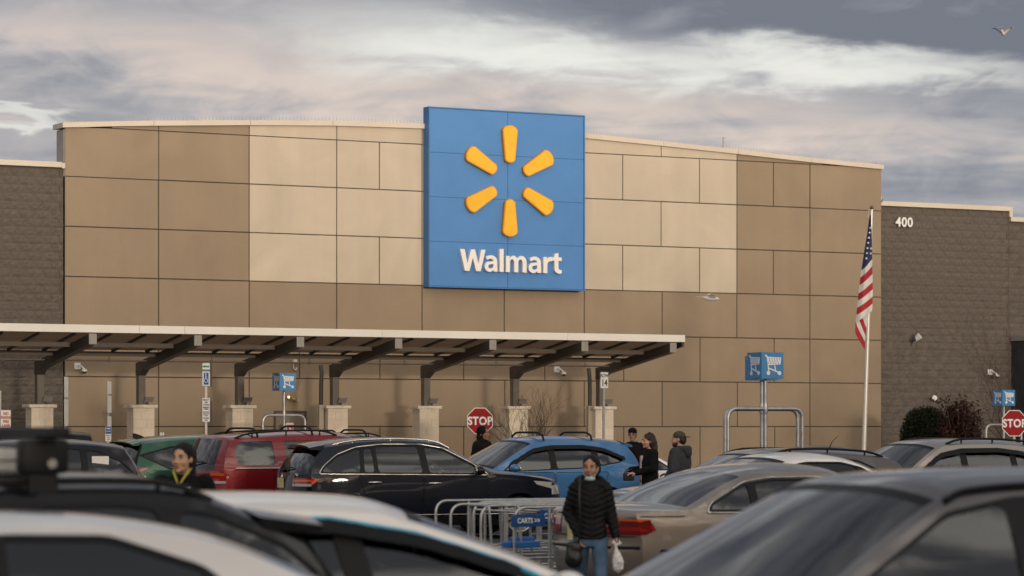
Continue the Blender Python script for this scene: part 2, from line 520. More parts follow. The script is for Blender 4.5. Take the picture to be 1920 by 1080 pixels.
# coping pieces along the arc
cuts = [L_A - 0.08] + [LX(c) for c in (285, 466, 620, 797, 980, 1096, 1240, 1380, 1517)] + [L_B + 0.03]
for a, b in zip(cuts, cuts[1:]):
    n = 5; lo = []; hi = []
    for t in range(n + 1):
        q = a + 0.004 + (b - a - 0.008) * t / n
        zz = topz(min(max(q, L_A), L_B)); lo.append((q, zz - 0.0)); hi.append((q, zz + 0.125))
    MB().prism(lo + hi[::-1], -0.13, 0.60).build('coping', M_COPING, store)
# bird spikes on the coping
for a, b in ((LX(300), LX(795)), (LX(1100), LX(1645)), (LX(125), LX(296))):
    mb = MB()
    q = a
    while q < b:
        zz = topz(q) + 0.125
        for dx in (-0.035, 0.0, 0.035):
            mb.tube([(q, -0.03, zz), (q + dx, -0.03 + dx, zz + 0.10)], 0.0022, 3, caps=False)
        q += 0.10
    sp = mb.build('bird_spikes', mat('spike', (0.40, 0.39, 0.38), 0.5, 0.2), store); sp['kind'] = 'stuff'

# split-face block wings -------------------------------------------------
def rock_mesh(w, h, seed):
    rr = random.Random(seed); nx, nz = 6, 4
    v = []; f = []
    for j in range(nz + 1):
        for i in range(nx + 1):
            edge = i in (0, nx) or j in (0, nz)
            x = -w / 2 + w * i / nx; z = h * j / nz
            if not edge:
                x += rr.uniform(-.02, .02); z += rr.uniform(-.012, .012)
            d = 0.0 if edge else rr.uniform(0.004, 0.030)
            v.append((x, -0.004 - d, z))
    for j in range(nz):
        for i in range(nx):
            a = j * (nx + 1) + i
            f.append((a, a + 1, a + nx + 2, a + nx + 1))
    o = len(v)
    rim = [i for i in range(nx + 1)] + [(j + 1) * (nx + 1) + nx for j in range(nz)] + [nz * (nx + 1) + i for i in range(nx - 1, -1, -1)] + [j * (nx + 1) for j in range(nz - 1, 0, -1)]
    for q in rim: v.append((v[q][0], 0.03, v[q][2]))
    n = len(rim)
    f += [(rim[i], o + i, o + (i + 1) % n, rim[(i + 1) % n]) for i in range(n)]
    return v, f
BW, BH = 0.4064, 0.2032
ROCK = [rock_mesh(BW - 0.004, BH - 0.004, s) for s in range(8)]
ROCKH = [rock_mesh(BW / 2 - 0.007, BH - 0.007, 20 + s) for s in range(4)]
def mesh_of(name, vf, m):
    me = bpy.data.meshes.new(name); me.from_pydata(vf[0], [], vf[1]); me.materials.append(m); me.update(); return me
ROCK_ME = [mesh_of('block', q, M_BLOCK) for q in ROCK]
ROCKH_ME = [mesh_of('block', q, M_BLOCK) for q in ROCKH]
BUD = [300]
def wing(part, l0, l1, zt, y_off, singles, zlo_single):
    """wall part with its blocks: those in plain view as parts, the rest joined"""
    w = MB().box((l0, y_off + 0.006, 0), (l1, y_off + 0.4, zt)).build(part, M_MORTAR, store)
    rest = MB(); rr = random.Random(int(l0 * 100))
    rowi = 0; z = 0.14
    while z + BH <= zt + 0.01:
        off = 0 if rowi % 2 == 0 else BW / 2
        x = l0 - off
        while x < l1 - 0.02:
            xa, xb = max(x, l0), min(x + BW, l1)
            full = xb - xa > BW * 0.9; half = abs(xb - xa - BW / 2) < 0.03
            if full or half:
                idx = rr.randrange(8 if full else 4)
                c = ((xa + xb) / 2, y_off, z + 0.0035)
                if full and singles(xa, xb, z) and BUD[0] > 0:
                    o = bpy.data.objects.new('block', ROCK_ME[idx]); COL.objects.link(o); o.parent = w; o.location = c
                    BUD[0] -= 1
                else:
                    rest.add(*((ROCK if full else ROCKH)[idx]), M=Matrix.Translation(c))
            elif xb - xa > 0.03:
                vf = rock_mesh(xb - xa - 0.007, BH - 0.007, rr.randrange(999))
                rest.add(*vf, M=Matrix.Translation(((xa + xb) / 2, y_off, z + 0.0035)))
            x += BW
        z += BH; rowi += 1
    if rest.v:
        o = rest.build('block_field', M_BLOCK, w); o['kind'] = 'stuff'
    return w
WL0 = LX(-900)
zL = FZ(60, 312)
wing('wing_wall', WL0, L_A - 0.012, zL, 0.02, lambda a, b, z: b > LX(2) and z > 4.35, 0)
MB().box((WL0, -0.10, zL), (L_A - 0.09, 0.5, zL + 0.13)).build('coping', M_COPING, store)
MB().box((L_A - 0.086, -0.10, zL - 0.02), (L_A - 0.006, 0.5, zL + 0.11)).build('coping', M_COPING, store)
zR = FZ(1700, 388, -0.3); zR2 = FZ(1905, 416, -0.3)
l_step = LX(1891, -0.3)
w2 = wing('wing_wall', L_B + 0.012, l_step, zR, 0.3, lambda a, b, z: z > 4.6, 0)
MB().box((L_B + 0.012, 0.18, zR), (l_step + 0.06, 0.8, zR + 0.13)).build('coping', M_COPING, store)
MB().box((l_step - 0.05, 0.18, zR2 + 0.13), (l_step + 0.06, 0.8, zR - 0.002)).build('coping', M_COPING, store)
w3 = wing('wing_wall', l_step + 0.002, LX(2150, -0.3), zR2, 0.3, lambda a, b, z: False, 0)
MB().box((l_step + 0.0, 0.18, zR2), (LX(2150, -0.3), 0.8, zR2 + 0.128)).build('coping', M_COPING, store)
MB().box((WL0, 0.6, 0), (L_A - 0.3, 40, zL - 0.4)).build('hall', M_MORTAR, store)
MB().box((L_B + 0.3, 0.9, 0), (LX(2150), 40, zR2 - 0.4)).build('hall', M_MORTAR, store)
# low dark projecting bay at the far right
M_BAY = mat('bay', (0.035, 0.036, 0.042), 0.6, vary=0.2)
b0 = LX(1944, 0.9)
by = MB().box((b0, -0.9, 0.0), (b0 + 4, 0.28, FZ(1910, 637, 0.9))).build('side_bay', M_BAY, store)
MB().box((b0 - 0.04, -0.96, FZ(1910, 637, 0.9)), (b0 + 4, 0.26, FZ(1910, 628, 0.9))).build('coping', mat('bay_cap', (0.30, 0.29, 0.28), 0.5), by)

# house number ------------------------------------------------------------
M_WHITE = mat('white_enamel', (0.80, 0.77, 0.72), 0.4)
nz = FZ(1693, 425, -0.25); nl = LX(1693, -0.25)
hn = thing('house_number', 'white raised numerals 400 high on the dark block wall', 'number', FW(nl, -0.2, nz), THETA)
for i, ch in enumerate('400'):
    text_obj('digit', ch, 0.375, M_WHITE, hn, ((i - 1) * 0.205, 0.0, 0), 0.02, 0.008)

# the sign -----------------------------------------------------------------
SD = 0.36
M_SBLUE = mat('sign_blue', (0.085, 0.23, 0.50), 0.45, spec=.2, vary=0.05, vscale=0.8, bump=0.04, bscale=3)
M_SBLUE2 = mat('sign_edge', (0.07, 0.20, 0.45), 0.45, spec=.2)
M_YEL = mat('sign_yellow', (0.85, 0.46, 0.015), 0.35, vary=0.06, vscale=2)
M_YELE = mat('sign_yellow_rim', (0.72, 0.29, 0.008), 0.4)
M_LET = mat('sign_white', (0.84, 0.80, 0.76), 0.35)
sl0, sl1 = LX(805.5, SD), LX(1094.5, SD)
sz0, sz1 = FZ(950, 539.5, SD), FZ(950, 210, SD)
sign = thing('store_sign', 'large square blue store sign with yellow six-ray spark and white name', 'sign', FW((sl0 + sl1) / 2, 0.055, sz0), THETA)
SWd = (sl1 - sl0); SH = sz1 - sz0
MB().box((-SWd / 2 + 0.02, -(SD - 0.075), 0.02), (SWd / 2 - 0.02, 0.0, SH - 0.02)).build('cabinet', M_SBLUE2, sign)
for i in range(2):
    for j in range(4):
        g = 0.006
        MB().box((-SWd / 2 + i * SWd / 2 + g, -(SD - 0.055), j * SH / 4 + g), (-SWd / 2 + (i + 1) * SWd / 2 - g, -(SD - 0.0752), (j + 1) * SH / 4 - g), bev=0.005).build('sign_panel', M_SBLUE, sign)
fr = MB(); t = 0.03; yb = -(SD - 0.035)
fr.box((-SWd / 2 - t, yb, -t), (-SWd / 2, 0, SH + t)); fr.box((SWd / 2, yb, -t), (SWd / 2 + t, 0, SH + t))
fr.box((-SWd / 2, yb, -t), (SWd / 2, 0, 0)); fr.box((-SWd / 2, yb, SH), (SWd / 2, 0, SH + t))
fr.build('frame', M_SBLUE2, sign)
cx = LX(953, SD) - (sl0 + sl1) / 2; cz = FZ(953, 340, SD) - sz0
def ray_poly(g):
    r0, r1, w0, w1 = 0.475 + g, 1.46 - g, 0.152 - g, 0.226 - g
    pts = []
    for k in range(9):
        a = math.radians(-80 + 160 * k / 8); pts.append((r1 - w1 * 0.72 + math.cos(a) * w1 * 0.72, math.sin(a) * w1 / math.sin(math.radians(80))))
    for k in range(9):
        a = math.radians(80 - 160 * k / 8); pts.append((r0 + w0 * 0.72 - math.cos(a) * w0 * 0.72, math.sin(a) * w0 / math.sin(math.radians(80))))
    return pts
for k in range(6):
    a = math.radians(90 + 60 * k)
    rot = lambda q: (cx + q[0] * math.cos(a) - q[1] * math.sin(a), cz + q[0] * math.sin(a) + q[1] * math.cos(a))
    ry = -(SD - 0.055)
    r_ = MB().prism([rot(q) for q in ray_poly(0)], ry - 0.11, ry + 0.0).build('ray', M_YELE, sign)
    MB().prism([rot(q) for q in ray_poly(0.022)], ry - 0.128, ry - 0.1095).build('ray_face', M_YEL, r_)
# the name on the sign: humanist lower-case letters drawn as strokes, each letter a part
LB = LX(859, SD) - (sl0 + sl1) / 2; LE = LX(1049.5, SD) - (sl0 + sl1) / 2
lz = FZ(953, 510.5, SD) - sz0
def glyph_W():
    return [[(0, .70), (.165, .70), (.265, .235), (.39, .70), (.53, .70), (.655, .235), (.75, .70), (.905, .70), (.735, 0), (.575, 0), (.455, .43), (.335, 0), (.175, 0)]], []
def arc(cx_, cy_, rx, ry, a0, a1, n=10):
    return [(cx_ + rx * math.cos(math.radians(a0 + (a1 - a0) * k / n)), cy_ + ry * math.sin(math.radians(a0 + (a1 - a0) * k / n))) for k in range(n + 1)]
def glyph_a():
    o = [(.46, 0), (.325, 0), (.31, .058)] + arc(.185, .155, .185, .165, -48, -270 + 0, 12)[0:] 
    o = [(.46, 0), (.322, 0), (.31, .06)] + arc(.175, .16, .175, .172, -50, -250, 12) + [(.315, .335)] + arc(.215, .335, .10, .085, 0, 100, 5) + [(.075, .375), (.045, .475)] + arc(.225, .33, .225, .20, 108, 0, 8) + [(.455, .12)]
    h = arc(.20, .165, .075, .065, 90, 270, 8) + arc(.235, .175, .08, .075, -90, 0, 4) + [(.315, .245), (.25, .24)]
    return [o], [h]
def glyph_l():
    return [[(0, 0), (.145, 0), (.145, .745), (0, .745)]], []
def glyph_m():
    o = [(0, 0), (.147, 0), (.147, .31)] + arc(.225, .32, .078, .10, 180, 0, 8) + [(.303, 0), (.448, 0), (.448, .31)] + arc(.526, .32, .078, .10, 180, 0, 8) + [(.604, 0), (.75, 0), (.75, .31)] + arc(.57, .31, .18, .23, 0, 118, 8) + [(.425, .455)] + arc(.275, .40, .125, .14, 35, 118, 5) + [(.14, .445), (.132, .527), (.005, .527)]
    return [o], []
def glyph_r():
    return [[(0, 0), (.147, 0), (.147, .26)] + arc(.28, .26, .133, .14, 180, 95, 5) + [(.325, .395), (.325, .535), (.28, .537)] + arc(.265, .40, .135, .137, 90, 150, 4) + [(.137, .44), (.13, .527), (.005, .527)]], []
def glyph_t():
    return [[(.08, .16), (.08, .415), (0, .415), (0, .527), (.08, .527), (.08, .635), (.225, .675), (.225, .527), (.345, .527), (.345, .415), (.225, .415), (.225, .185)] + arc(.30, .185, .075, .068, 180, 262, 4) + [(.345, .118), (.345, .004)] + arc(.265, .15, .185, .16, -65, -180, 7)], []
adv = [('W', glyph_W, .875), ('a', glyph_a, .535), ('l', glyph_l, .225), ('m', glyph_m, .82), ('a', glyph_a, .535), ('r', glyph_r, .33), ('t', glyph_t, .345)]
tot = sum(a for _, _, a in adv)
kx = (LE - LB) / tot; kz = FZ(880, 466, SD) - FZ(880, 506.5, SD); kz = kz / 0.70
def filled(polys, holes, y0, y1):
    """extruded outline with holes, by constrained triangulation"""
    pts = []; edges = []; loops = []
    for lp in polys + holes:
        o = len(pts); pts += [Vector(q) for q in lp]; n = len(lp)
        edges += [(o + i, o + (i + 1) % n) for i in range(n)]; loops.append(lp)
    r = delaunay_2d_cdt(pts, edges, [], 0, 1e-6)
    vs, fs = r[0], r[2]
    def inside(p, lp):
        c = False; n = len(lp)
        for i in range(n):
            x1, y1_ = lp[i]; x2, y2 = lp[(i + 1) % n]
            if (y1_ > p[1]) != (y2 > p[1]) and p[0] < (x2 - x1) * (p[1] - y1_) / (y2 - y1_) + x1: c = not c
        return c
    keep = []
    for f in fs:
        c = sum((vs[i] for i in f), Vector((0, 0))) / len(f)
        if any(inside(c, lp) for lp in polys) and not any(inside(c, lp) for lp in holes): keep.append(f)
    n = len(vs)
    v = [(q.x, y0, q.y) for q in vs] + [(q.x, y1, q.y) for q in vs]
    f = [tuple(q) for q in keep] + [tuple(i + n for i in reversed(q)) for q in keep]
    cnt = {}
    for q in keep:
        for i in range(len(q)):
            a, b = q[i], q[(i + 1) % len(q)]; cnt[(a, b)] = 1
    for (a, b) in cnt:
        if (b, a) not in cnt: f.append((a, a + n, b + n, b))
    return v, f
x = LB
for ch, g, a in adv:
    polys, holes = g()
    sc = lambda lp: [(q[0] * kx, q[1] * kz) for q in lp]
    v, f = filled([sc(lp) for lp in polys], [sc(lp) for lp in holes], -0.11, 0.0)
    MB().add(v, f).build('letter', M_LET, sign, loc=(x, -(SD - 0.055), lz))
    x += a * kx

# ------------------------------------------------------------------ the walkway canopy
M_FASC = mat('fascia_white', (0.76, 0.72, 0.64), 0.45, vary=0.05, vscale=0.6)
M_STEEL = mat('canopy_steel', (0.045, 0.039, 0.032), 0.5, vary=0.10, vscale=2)
M_STEELL = mat('canopy_cap', (0.27, 0.245, 0.21), 0.5, vary=0.08, vscale=4)
M_DECK = mat('canopy_deck', (0.34, 0.285, 0.235), 0.6, vary=0.10, vscale=1.5)
M_PURL = mat('canopy_purlin', (0.13, 0.105, 0.08), 0.6, vary=0.08)
def translucent(name, c, t):
    m = bpy.data.materials.new(name); m.use_nodes = True; m.node_tree.nodes.clear(); N = NT(m.node_tree)
    g = N.node('ShaderNodeNewGeometry'); col = N.mix(N.noise(g.outputs['Position'], 1.5, 4), tuple(v * .85 for v in c), c)
    a = N.node('ShaderNodeBsdfDiffuse', {0: col}); b = N.node('ShaderNodeBsdfTranslucent', {0: col}); mx = N.node('ShaderNodeMixShader', {0: t, 1: a.outputs[0], 2: b.outputs[0]})
    o = N.node('ShaderNodeOutputMaterial'); N.l.new(mx.outputs[0], o.inputs[0]); return m
M_DECK = translucent('canopy_sheet', (.50, .40, .32), .62)
M_RIB = mat('canopy_rib', (0.06, 0.052, 0.045), 0.6)
M_PIER = mat('pier_block', (0.76, 0.66, 0.52), 0.85, vary=0.07, vscale=4, bump=0.3, bscale=50, rand=0.03)
M_PCAP = mat('pier_cap', (0.78, 0.70, 0.58), 0.8, vary=0.2, vscale=7, bump=0.3)
D_POST, D_END = 1.75, 5.15
can = thing('walkway_canopy', 'long white edged canopy on slanting dark beams along the store front', 'canopy', LOC0, THETA)
zE = FZ(640, 617, D_END); zFb = FZ(640, 631, D_END)
slope = 0.150
def deckz(d): return zFb + 0.03 - (D_END - d) * slope
c0, c1 = LX(-420, D_END), LX(1284, D_END)
cutp = [c0] + [LX(q, D_END) for q in (-160, 261, 346, 716, 1064)] + [c1]
for a, b in zip(cutp, cutp[1:]):
    MB().box((a + 0.003, -D_END - 0.02, zFb), (b - 0.003, -D_END + 0.03, zE), bev=0.004).build('fascia', M_FASC, can)
# sloped deck, in one sheet per bay; ribs under it
def slab(l0, l1, d0, d1, up, th, mb=None):
    mb = mb or MB()
    z0, z1 = deckz(d0) + up, deckz(d1) + up
    v = [(l0, -d0, z0), (l1, -d0, z0), (l1, -d1, z1), (l0, -d1, z1), (l0, -d0, z0 + th), (l1, -d0, z0 + th), (l1, -d1, z1 + th), (l0, -d1, z1 + th)]
    return mb.add(v, [(0, 3, 2, 1), (4, 5, 6, 7), (0, 1, 5, 4), (1, 2, 6, 5), (2, 3, 7, 6), (3, 0, 4, 7)])
posts_px = [(-124), 74, 264, 449, 627, 798, 965, 1126]
pl = [LX(q, D_POST) for q in posts_px]
pitch = (pl[-1] - pl[1]) / 6
ribs = pitch / 3.0
q = c0
while q < c1 - 0.1:
    e = min(q + ribs, c1 - 0.01)
    slab(q + 0.002, e - 0.002, 2.8, D_END - 0.035, 0.0, 0.045).build('deck_panel', M_DECK, can)
    slab(e - 0.028, e + 0.028, 2.8, D_END - 0.05, -0.055, 0.053).build('rib', M_RIB, can)
    q += ribs
for d in (2.9, 4.05):
    z = deckz(d) - 0.057
    MB().box((c0, -d - 0.05, z - 0.11), (c1 - 0.06, -d + 0.05, z), bev=0.01).build('purlin', M_PURL, can)
slab(c1 - 0.07, c1 - 0.004, 2.75, D_END - 0.03, -0.14, 0.137).build('end_beam', M_STEEL, can)
for l in pl:
    pier_h = 2.25
    pr = MB().box((l - 0.262, -D_POST - 0.20, 0.14), (l + 0.262, -D_POST + 0.20, pier_h - 0.005)).build('pier', mat('pier_core', (0.55, 0.47, 0.37), .9), can)
    z = 0.145; k = 0
    while z < pier_h - 0.06:
        h = min(0.2032, pier_h - z) - 0.004
        if k % 2: spl = [(-0.27, -0.068), (-0.062, 0.27)]
        else: spl = [(-0.27, 0.064), (0.07, 0.27)]
        for a, b in spl:
            MB().box((l + a, -D_POST - 0.208, z), (l + b, -D_POST + 0.208, z + h), bev=0.004).build('block', M_PIER, pr)
        z += 0.2032; k += 1
    MB().box((l - 0.34, -D_POST - 0.27, pier_h), (l + 0.34, -D_POST + 0.27, pier_h + 0.075), bev=0.012).build('cap', M_PCAP, pr)
    # post, knee and the slanted beam
    zt = deckz(D_POST) - 0.10
    po = MB().box((l - 0.085, -D_POST - 0.10, pier_h + 0.076), (l + 0.085, -D_POST + 0.10, zt - 0.30), bev=0.008).build('post', mat('post', (0.13, 0.112, 0.09), 0.5, vary=0.1), can)
    d0, d1 = D_POST - 0.12, D_END + 0.22
    prof = [(-d0, zt - 0.32), (-d0, zt - 0.02), (-d1, zt - 0.02 + (d1 - d0) * slope), (-d1, zt - 0.25 + (d1 - d0) * slope), (-(D_POST + 0.34), zt - 0.25 + (D_POST + 0.34 - d0) * slope), (-(D_POST + 0.11), zt - 0.32)]
    v = [(l - 0.088, p_[0], p_[1]) for p_ in prof] + [(l + 0.088, p_[0], p_[1]) for p_ in prof]
    n = len(prof)
    f = [tuple(range(n)), tuple(range(2 * n - 1, n - 1, -1))] + [(i, i + n, (i + 1) % n + n, (i + 1) % n) for i in range(n)]
    be = MB().add(v, f).build('beam', M_STEEL, can)
    zc_ = zt - 0.135 + (d1 - d0) * slope
    MB().box((l - 0.096, -d1 - 0.03, zc_ - 0.125), (l + 0.096, -d1 - 0.001, zc_ + 0.125), bev=0.02).build('end_cap', M_STEELL, be)
    # tilted box of the uplight on the pier
# uplights: things of their own, standing on the piers
M_LAMP = mat('uplight', (0.15, 0.13, 0.11), 0.5, vary=0.1)
names_pos = ['', 'nearest the left edge of the photo', 'left of the accessible parking sign', 'right of the accessible parking sign', 'beside the left downpipe', 'left of the stop sign', 'behind the bare sapling', 'behind the row 14 sign']
for l, w in zip(pl[1:], names_pos[1:]):
    p_ = FW(l + 0.12, D_POST + 0.02, 2.326)
    t_ = thing('uplight', 'grey wedge uplight on the canopy pier ' + w, 'lamp', p_, THETA, 'uplights on the canopy piers')
    v = [(-0.10, -0.14, 0.06), (0.12, -0.14, 0.06), (0.17, -0.14, 0.19), (-0.06, -0.14, 0.19)]
    v = v + [(a, 0.05, c) for a, b, c in v]
    MB().add(v, [(0, 1, 2, 3), (7, 6, 5, 4), (0, 4, 5, 1), (1, 5, 6, 2), (2, 6, 7, 3), (3, 7, 4, 0)]).build('housing', M_LAMP, t_)
    MB().box((-0.03, -0.05, 0.0), (0.05, 0.02, 0.07)).build('bracket', M_RIB, t_)
# downpipes
for i, l in enumerate((LX(602, D_POST), LX(1106, D_POST))):
    zt = deckz(1.3) - 0.06
    t_ = thing('downpipe', 'brown rain pipe bending down from the canopy ' + ('behind the left cart sign' if i == 0 else 'left of the row 14 sign'), 'pipe', FW(l, D_POST, 0.14), THETA, 'canopy rain pipes')
    mb = MB(); mb.tube(round_path([(0.13, 0.30, zt - 0.14), (0.13, 0.25, zt - 0.30), (0.0, 0.0, zt - 0.62), (0.0, 0.0, 2.2)], 0.08), 0.055, 8)
    mb.build('upper_pipe', M_STEEL, t_, 40)
    mb = MB(); mb.box((-0.07, -0.05, 0.0), (0.055, 0.06, 2.2), bev=0.01); mb.build('lower_pipe', mat('tan_pipe', (0.42, 0.36, 0.27), 0.5), t_)
# sprinkler pipe with hangers
M_PIPE = mat('sprinkler_pipe', (0.13, 0.10, 0.075), 0.5, vary=0.15, vscale=5)
DP = 2.35
zp = FZ(640, 681, DP)
sp = thing('sprinkler_pipe', 'thin brown sprinkler pipe hung under the canopy', 'pipe', LOC0, THETA)
MB().tube([(c0, -DP, zp), (LX(1186, DP), -DP, zp)], 0.021, 8).build('pipe', M_PIPE, sp, 60)
for q in (5, 205, 397, 580, 758, 930, 1097, 1180):
    l = LX(q, DP)
    mb = MB(); mb.tube([(l, -DP, zp), (l, -DP, deckz(DP) - 0.02)], 0.011, 6); mb.box((l - 0.03, -DP - 0.03, zp - 0.035), (l + 0.03, -DP + 0.03, zp + 0.035), bev=0.01)
    mb.build('hanger', M_PIPE, sp)
# ------------------------------------------------------------------ cars
M_BLACKP = mat('black_plastic', (0.007, 0.007, 0.008), 0.5, spec=.25)
M_SEAM = mat('seam', (0.004, 0.004, 0.004), 0.9)
M_RUBBER = mat('tyre', (0.015, 0.015, 0.015), 0.8)
M_RIM = mat('alloy', (0.45, 0.45, 0.46), 0.3, 0.9)
M_CHROME = mat('chrome', (0.58, 0.56, 0.53), 0.26, 1.0)
M_SEAT = mat('seat_cloth', (0.05, 0.045, 0.04), 0.8)
M_SEATL = mat('seat_tan', (0.22, 0.18, 0.14), 0.8)
M_REDL = mat('lamp_red', (0.30, 0.009, 0.006), 0.12, coat=1.0)
M_REDD = mat('lamp_dark_red', (0.14, 0.006, 0.006), 0.12, coat=1.0)
M_AMB = mat('lamp_amber', (0.65, 0.10, 0.012), 0.12, coat=1.0)
M_CLR = mat('lamp_clear', (0.40, 0.38, 0.36), 0.10, coat=1.0)
M_PLATE = mat('licence_plate', (0.62, 0.52, 0.27), 0.5, vary=0.15, vscale=20)
G_DARK = glass_mat('privacy_glass', (0.035, 0.035, 0.037), base=0.03)
G_MID = glass_mat('tinted_glass', (0.20, 0.21, 0.20), base=0.03)
G_CLR = glass_mat('clear_glass', (0.55, 0.60, 0.58), base=0.03)

def paint(name, c, metal=0.0, rough=0.35, coat=1.0):
    return mat('paint_' + name, c, rough, metal, coat=coat, vary=0.05, vscale=1.2, spec=0.10)

def catmull(pts, n):
    out = []
    for i in range(len(pts) - 1):
        p0, p1, p2, p3 = pts[max(i - 1, 0)], pts[i], pts[i + 1], pts[min(i + 2, len(pts) - 1)]
        for k in range(n):
            t = k / n; t2 = t * t; t3 = t2 * t
            out.append(tuple(0.5 * ((2 * b) + (-a + c) * t + (2 * a - 5 * b + 4 * c - d) * t2 + (-a + 3 * b - 3 * c + d) * t3) for a, b, c, d in zip(p0, p1, p2, p3)))
    out.append(tuple(pts[-1]))
    return out

def clip_half(poly, a, b):
    """keep the part of poly to the left of the line a->b"""
    out = []; n = len(poly)
    side = lambda p: (b[0] - a[0]) * (p[1] - a[1]) - (b[1] - a[1]) * (p[0] - a[0])
    for i in range(n):
        p, q = poly[i], poly[(i + 1) % n]; sp_, sq = side(p), side(q)
        if sp_ >= 0: out.append(p)
        if sp_ * sq < 0:
            t = sp_ / (sp_ - sq); out.append((p[0] + (q[0] - p[0]) * t, p[1] + (q[1] - p[1]) * t))
    return out

def area(poly): return 0.5 * sum(poly[i - 1][0] * poly[i][1] - poly[i][0] * poly[i - 1][1] for i in range(len(poly)))

def inset(poly, d):
    if area(poly) < 0: poly = poly[::-1]
    out = []; n = len(poly)
    for i in range(n):
        p0, p1, p2 = Vector(poly[i - 1]), Vector(poly[i]), Vector(poly[(i + 1) % n])
        e1 = (p1 - p0); e2 = (p2 - p1)
        if e1.length < 1e-6 or e2.length < 1e-6: continue
        n1 = Vector((-e1.y, e1.x)).normalized(); n2 = Vector((-e2.y, e2.x)).normalized()
        nn = (n1 + n2)
        if nn.length < 1e-3: continue
        nn.normalize(); k = d / max(0.35, nn.dot(n1))
        out.append(tuple(p1 + nn * k))
    return out

def dens(poly, step):
    out = []; n = len(poly)
    for i in range(n):
        a, b = Vector(poly[i]), Vector(poly[(i + 1) % n]); k = max(1, int((b - a).length / step))
        for t in range(k): out.append(tuple(a + (b - a) * t / k))
    return out

def inside(p, lp):
    c = False; n = len(lp); x, y = p[0], p[1]
    for i in range(n):
        x1, y1 = lp[i]; x2, y2 = lp[(i + 1) % n]
        if (y1 > y) != (y2 > y) and x < (x2 - x1) * (y - y1) / (y2 - y1) + x1: c = not c
    return c

VS = [0, .2, .4, .58, .70, .80, .88, .93, .965, .987, 1.0]

def wheel_meshes(r):
    if ('w', r) in MATS: return MATS[('w', r)]
    def lathe(prof, seg=20):
        mb = MB(); v = []; f = []
        n = len(prof)
        for k in range(seg):
            a = 2 * math.pi * k / seg
            for q in prof: v.append((q[1] * math.cos(a), q[0], q[1] * math.sin(a)))
        for k in range(seg):
            k2 = (k + 1) % seg
            for i in range(n - 1): f.append((k * n + i, k * n + i + 1, k2 * n + i + 1, k2 * n + i))
        return v, f
    ty = MB(); v, f = lathe([(-.10, r * .68), (-.115, r * .80), (-.10, r * .96), (-.06, r), (.06, r), (.10, r * .96), (.115, r * .80), (.10, r * .68)]); ty.add(v, f)
    ri = MB(); v, f = lathe([(-.095, r * .70), (-.085, r * .64), (.02, r * .62), (.02, 0.02)]); ri.add(v, f)
    for k in range(5):
        a = 2 * math.pi * k / 5; M = Matrix.Rotation(a, 4, 'Y')
        ri.box((.03, -.088, -.035), (r * .66, -.05, .035), M=M)
    ri.tube([(0, -.095, 0), (0, -.02, 0)], 0.06, 12)
    def me(mb, nm, m):
        o = mb.build(nm, m, smooth=35); d = o.data; bpy.data.objects.remove(o); return d
    MATS[('w', r)] = (me(ty, 'tyre', M_RUBBER), me(ri, 'rim', M_RIM))
    return MATS[('w', r)]

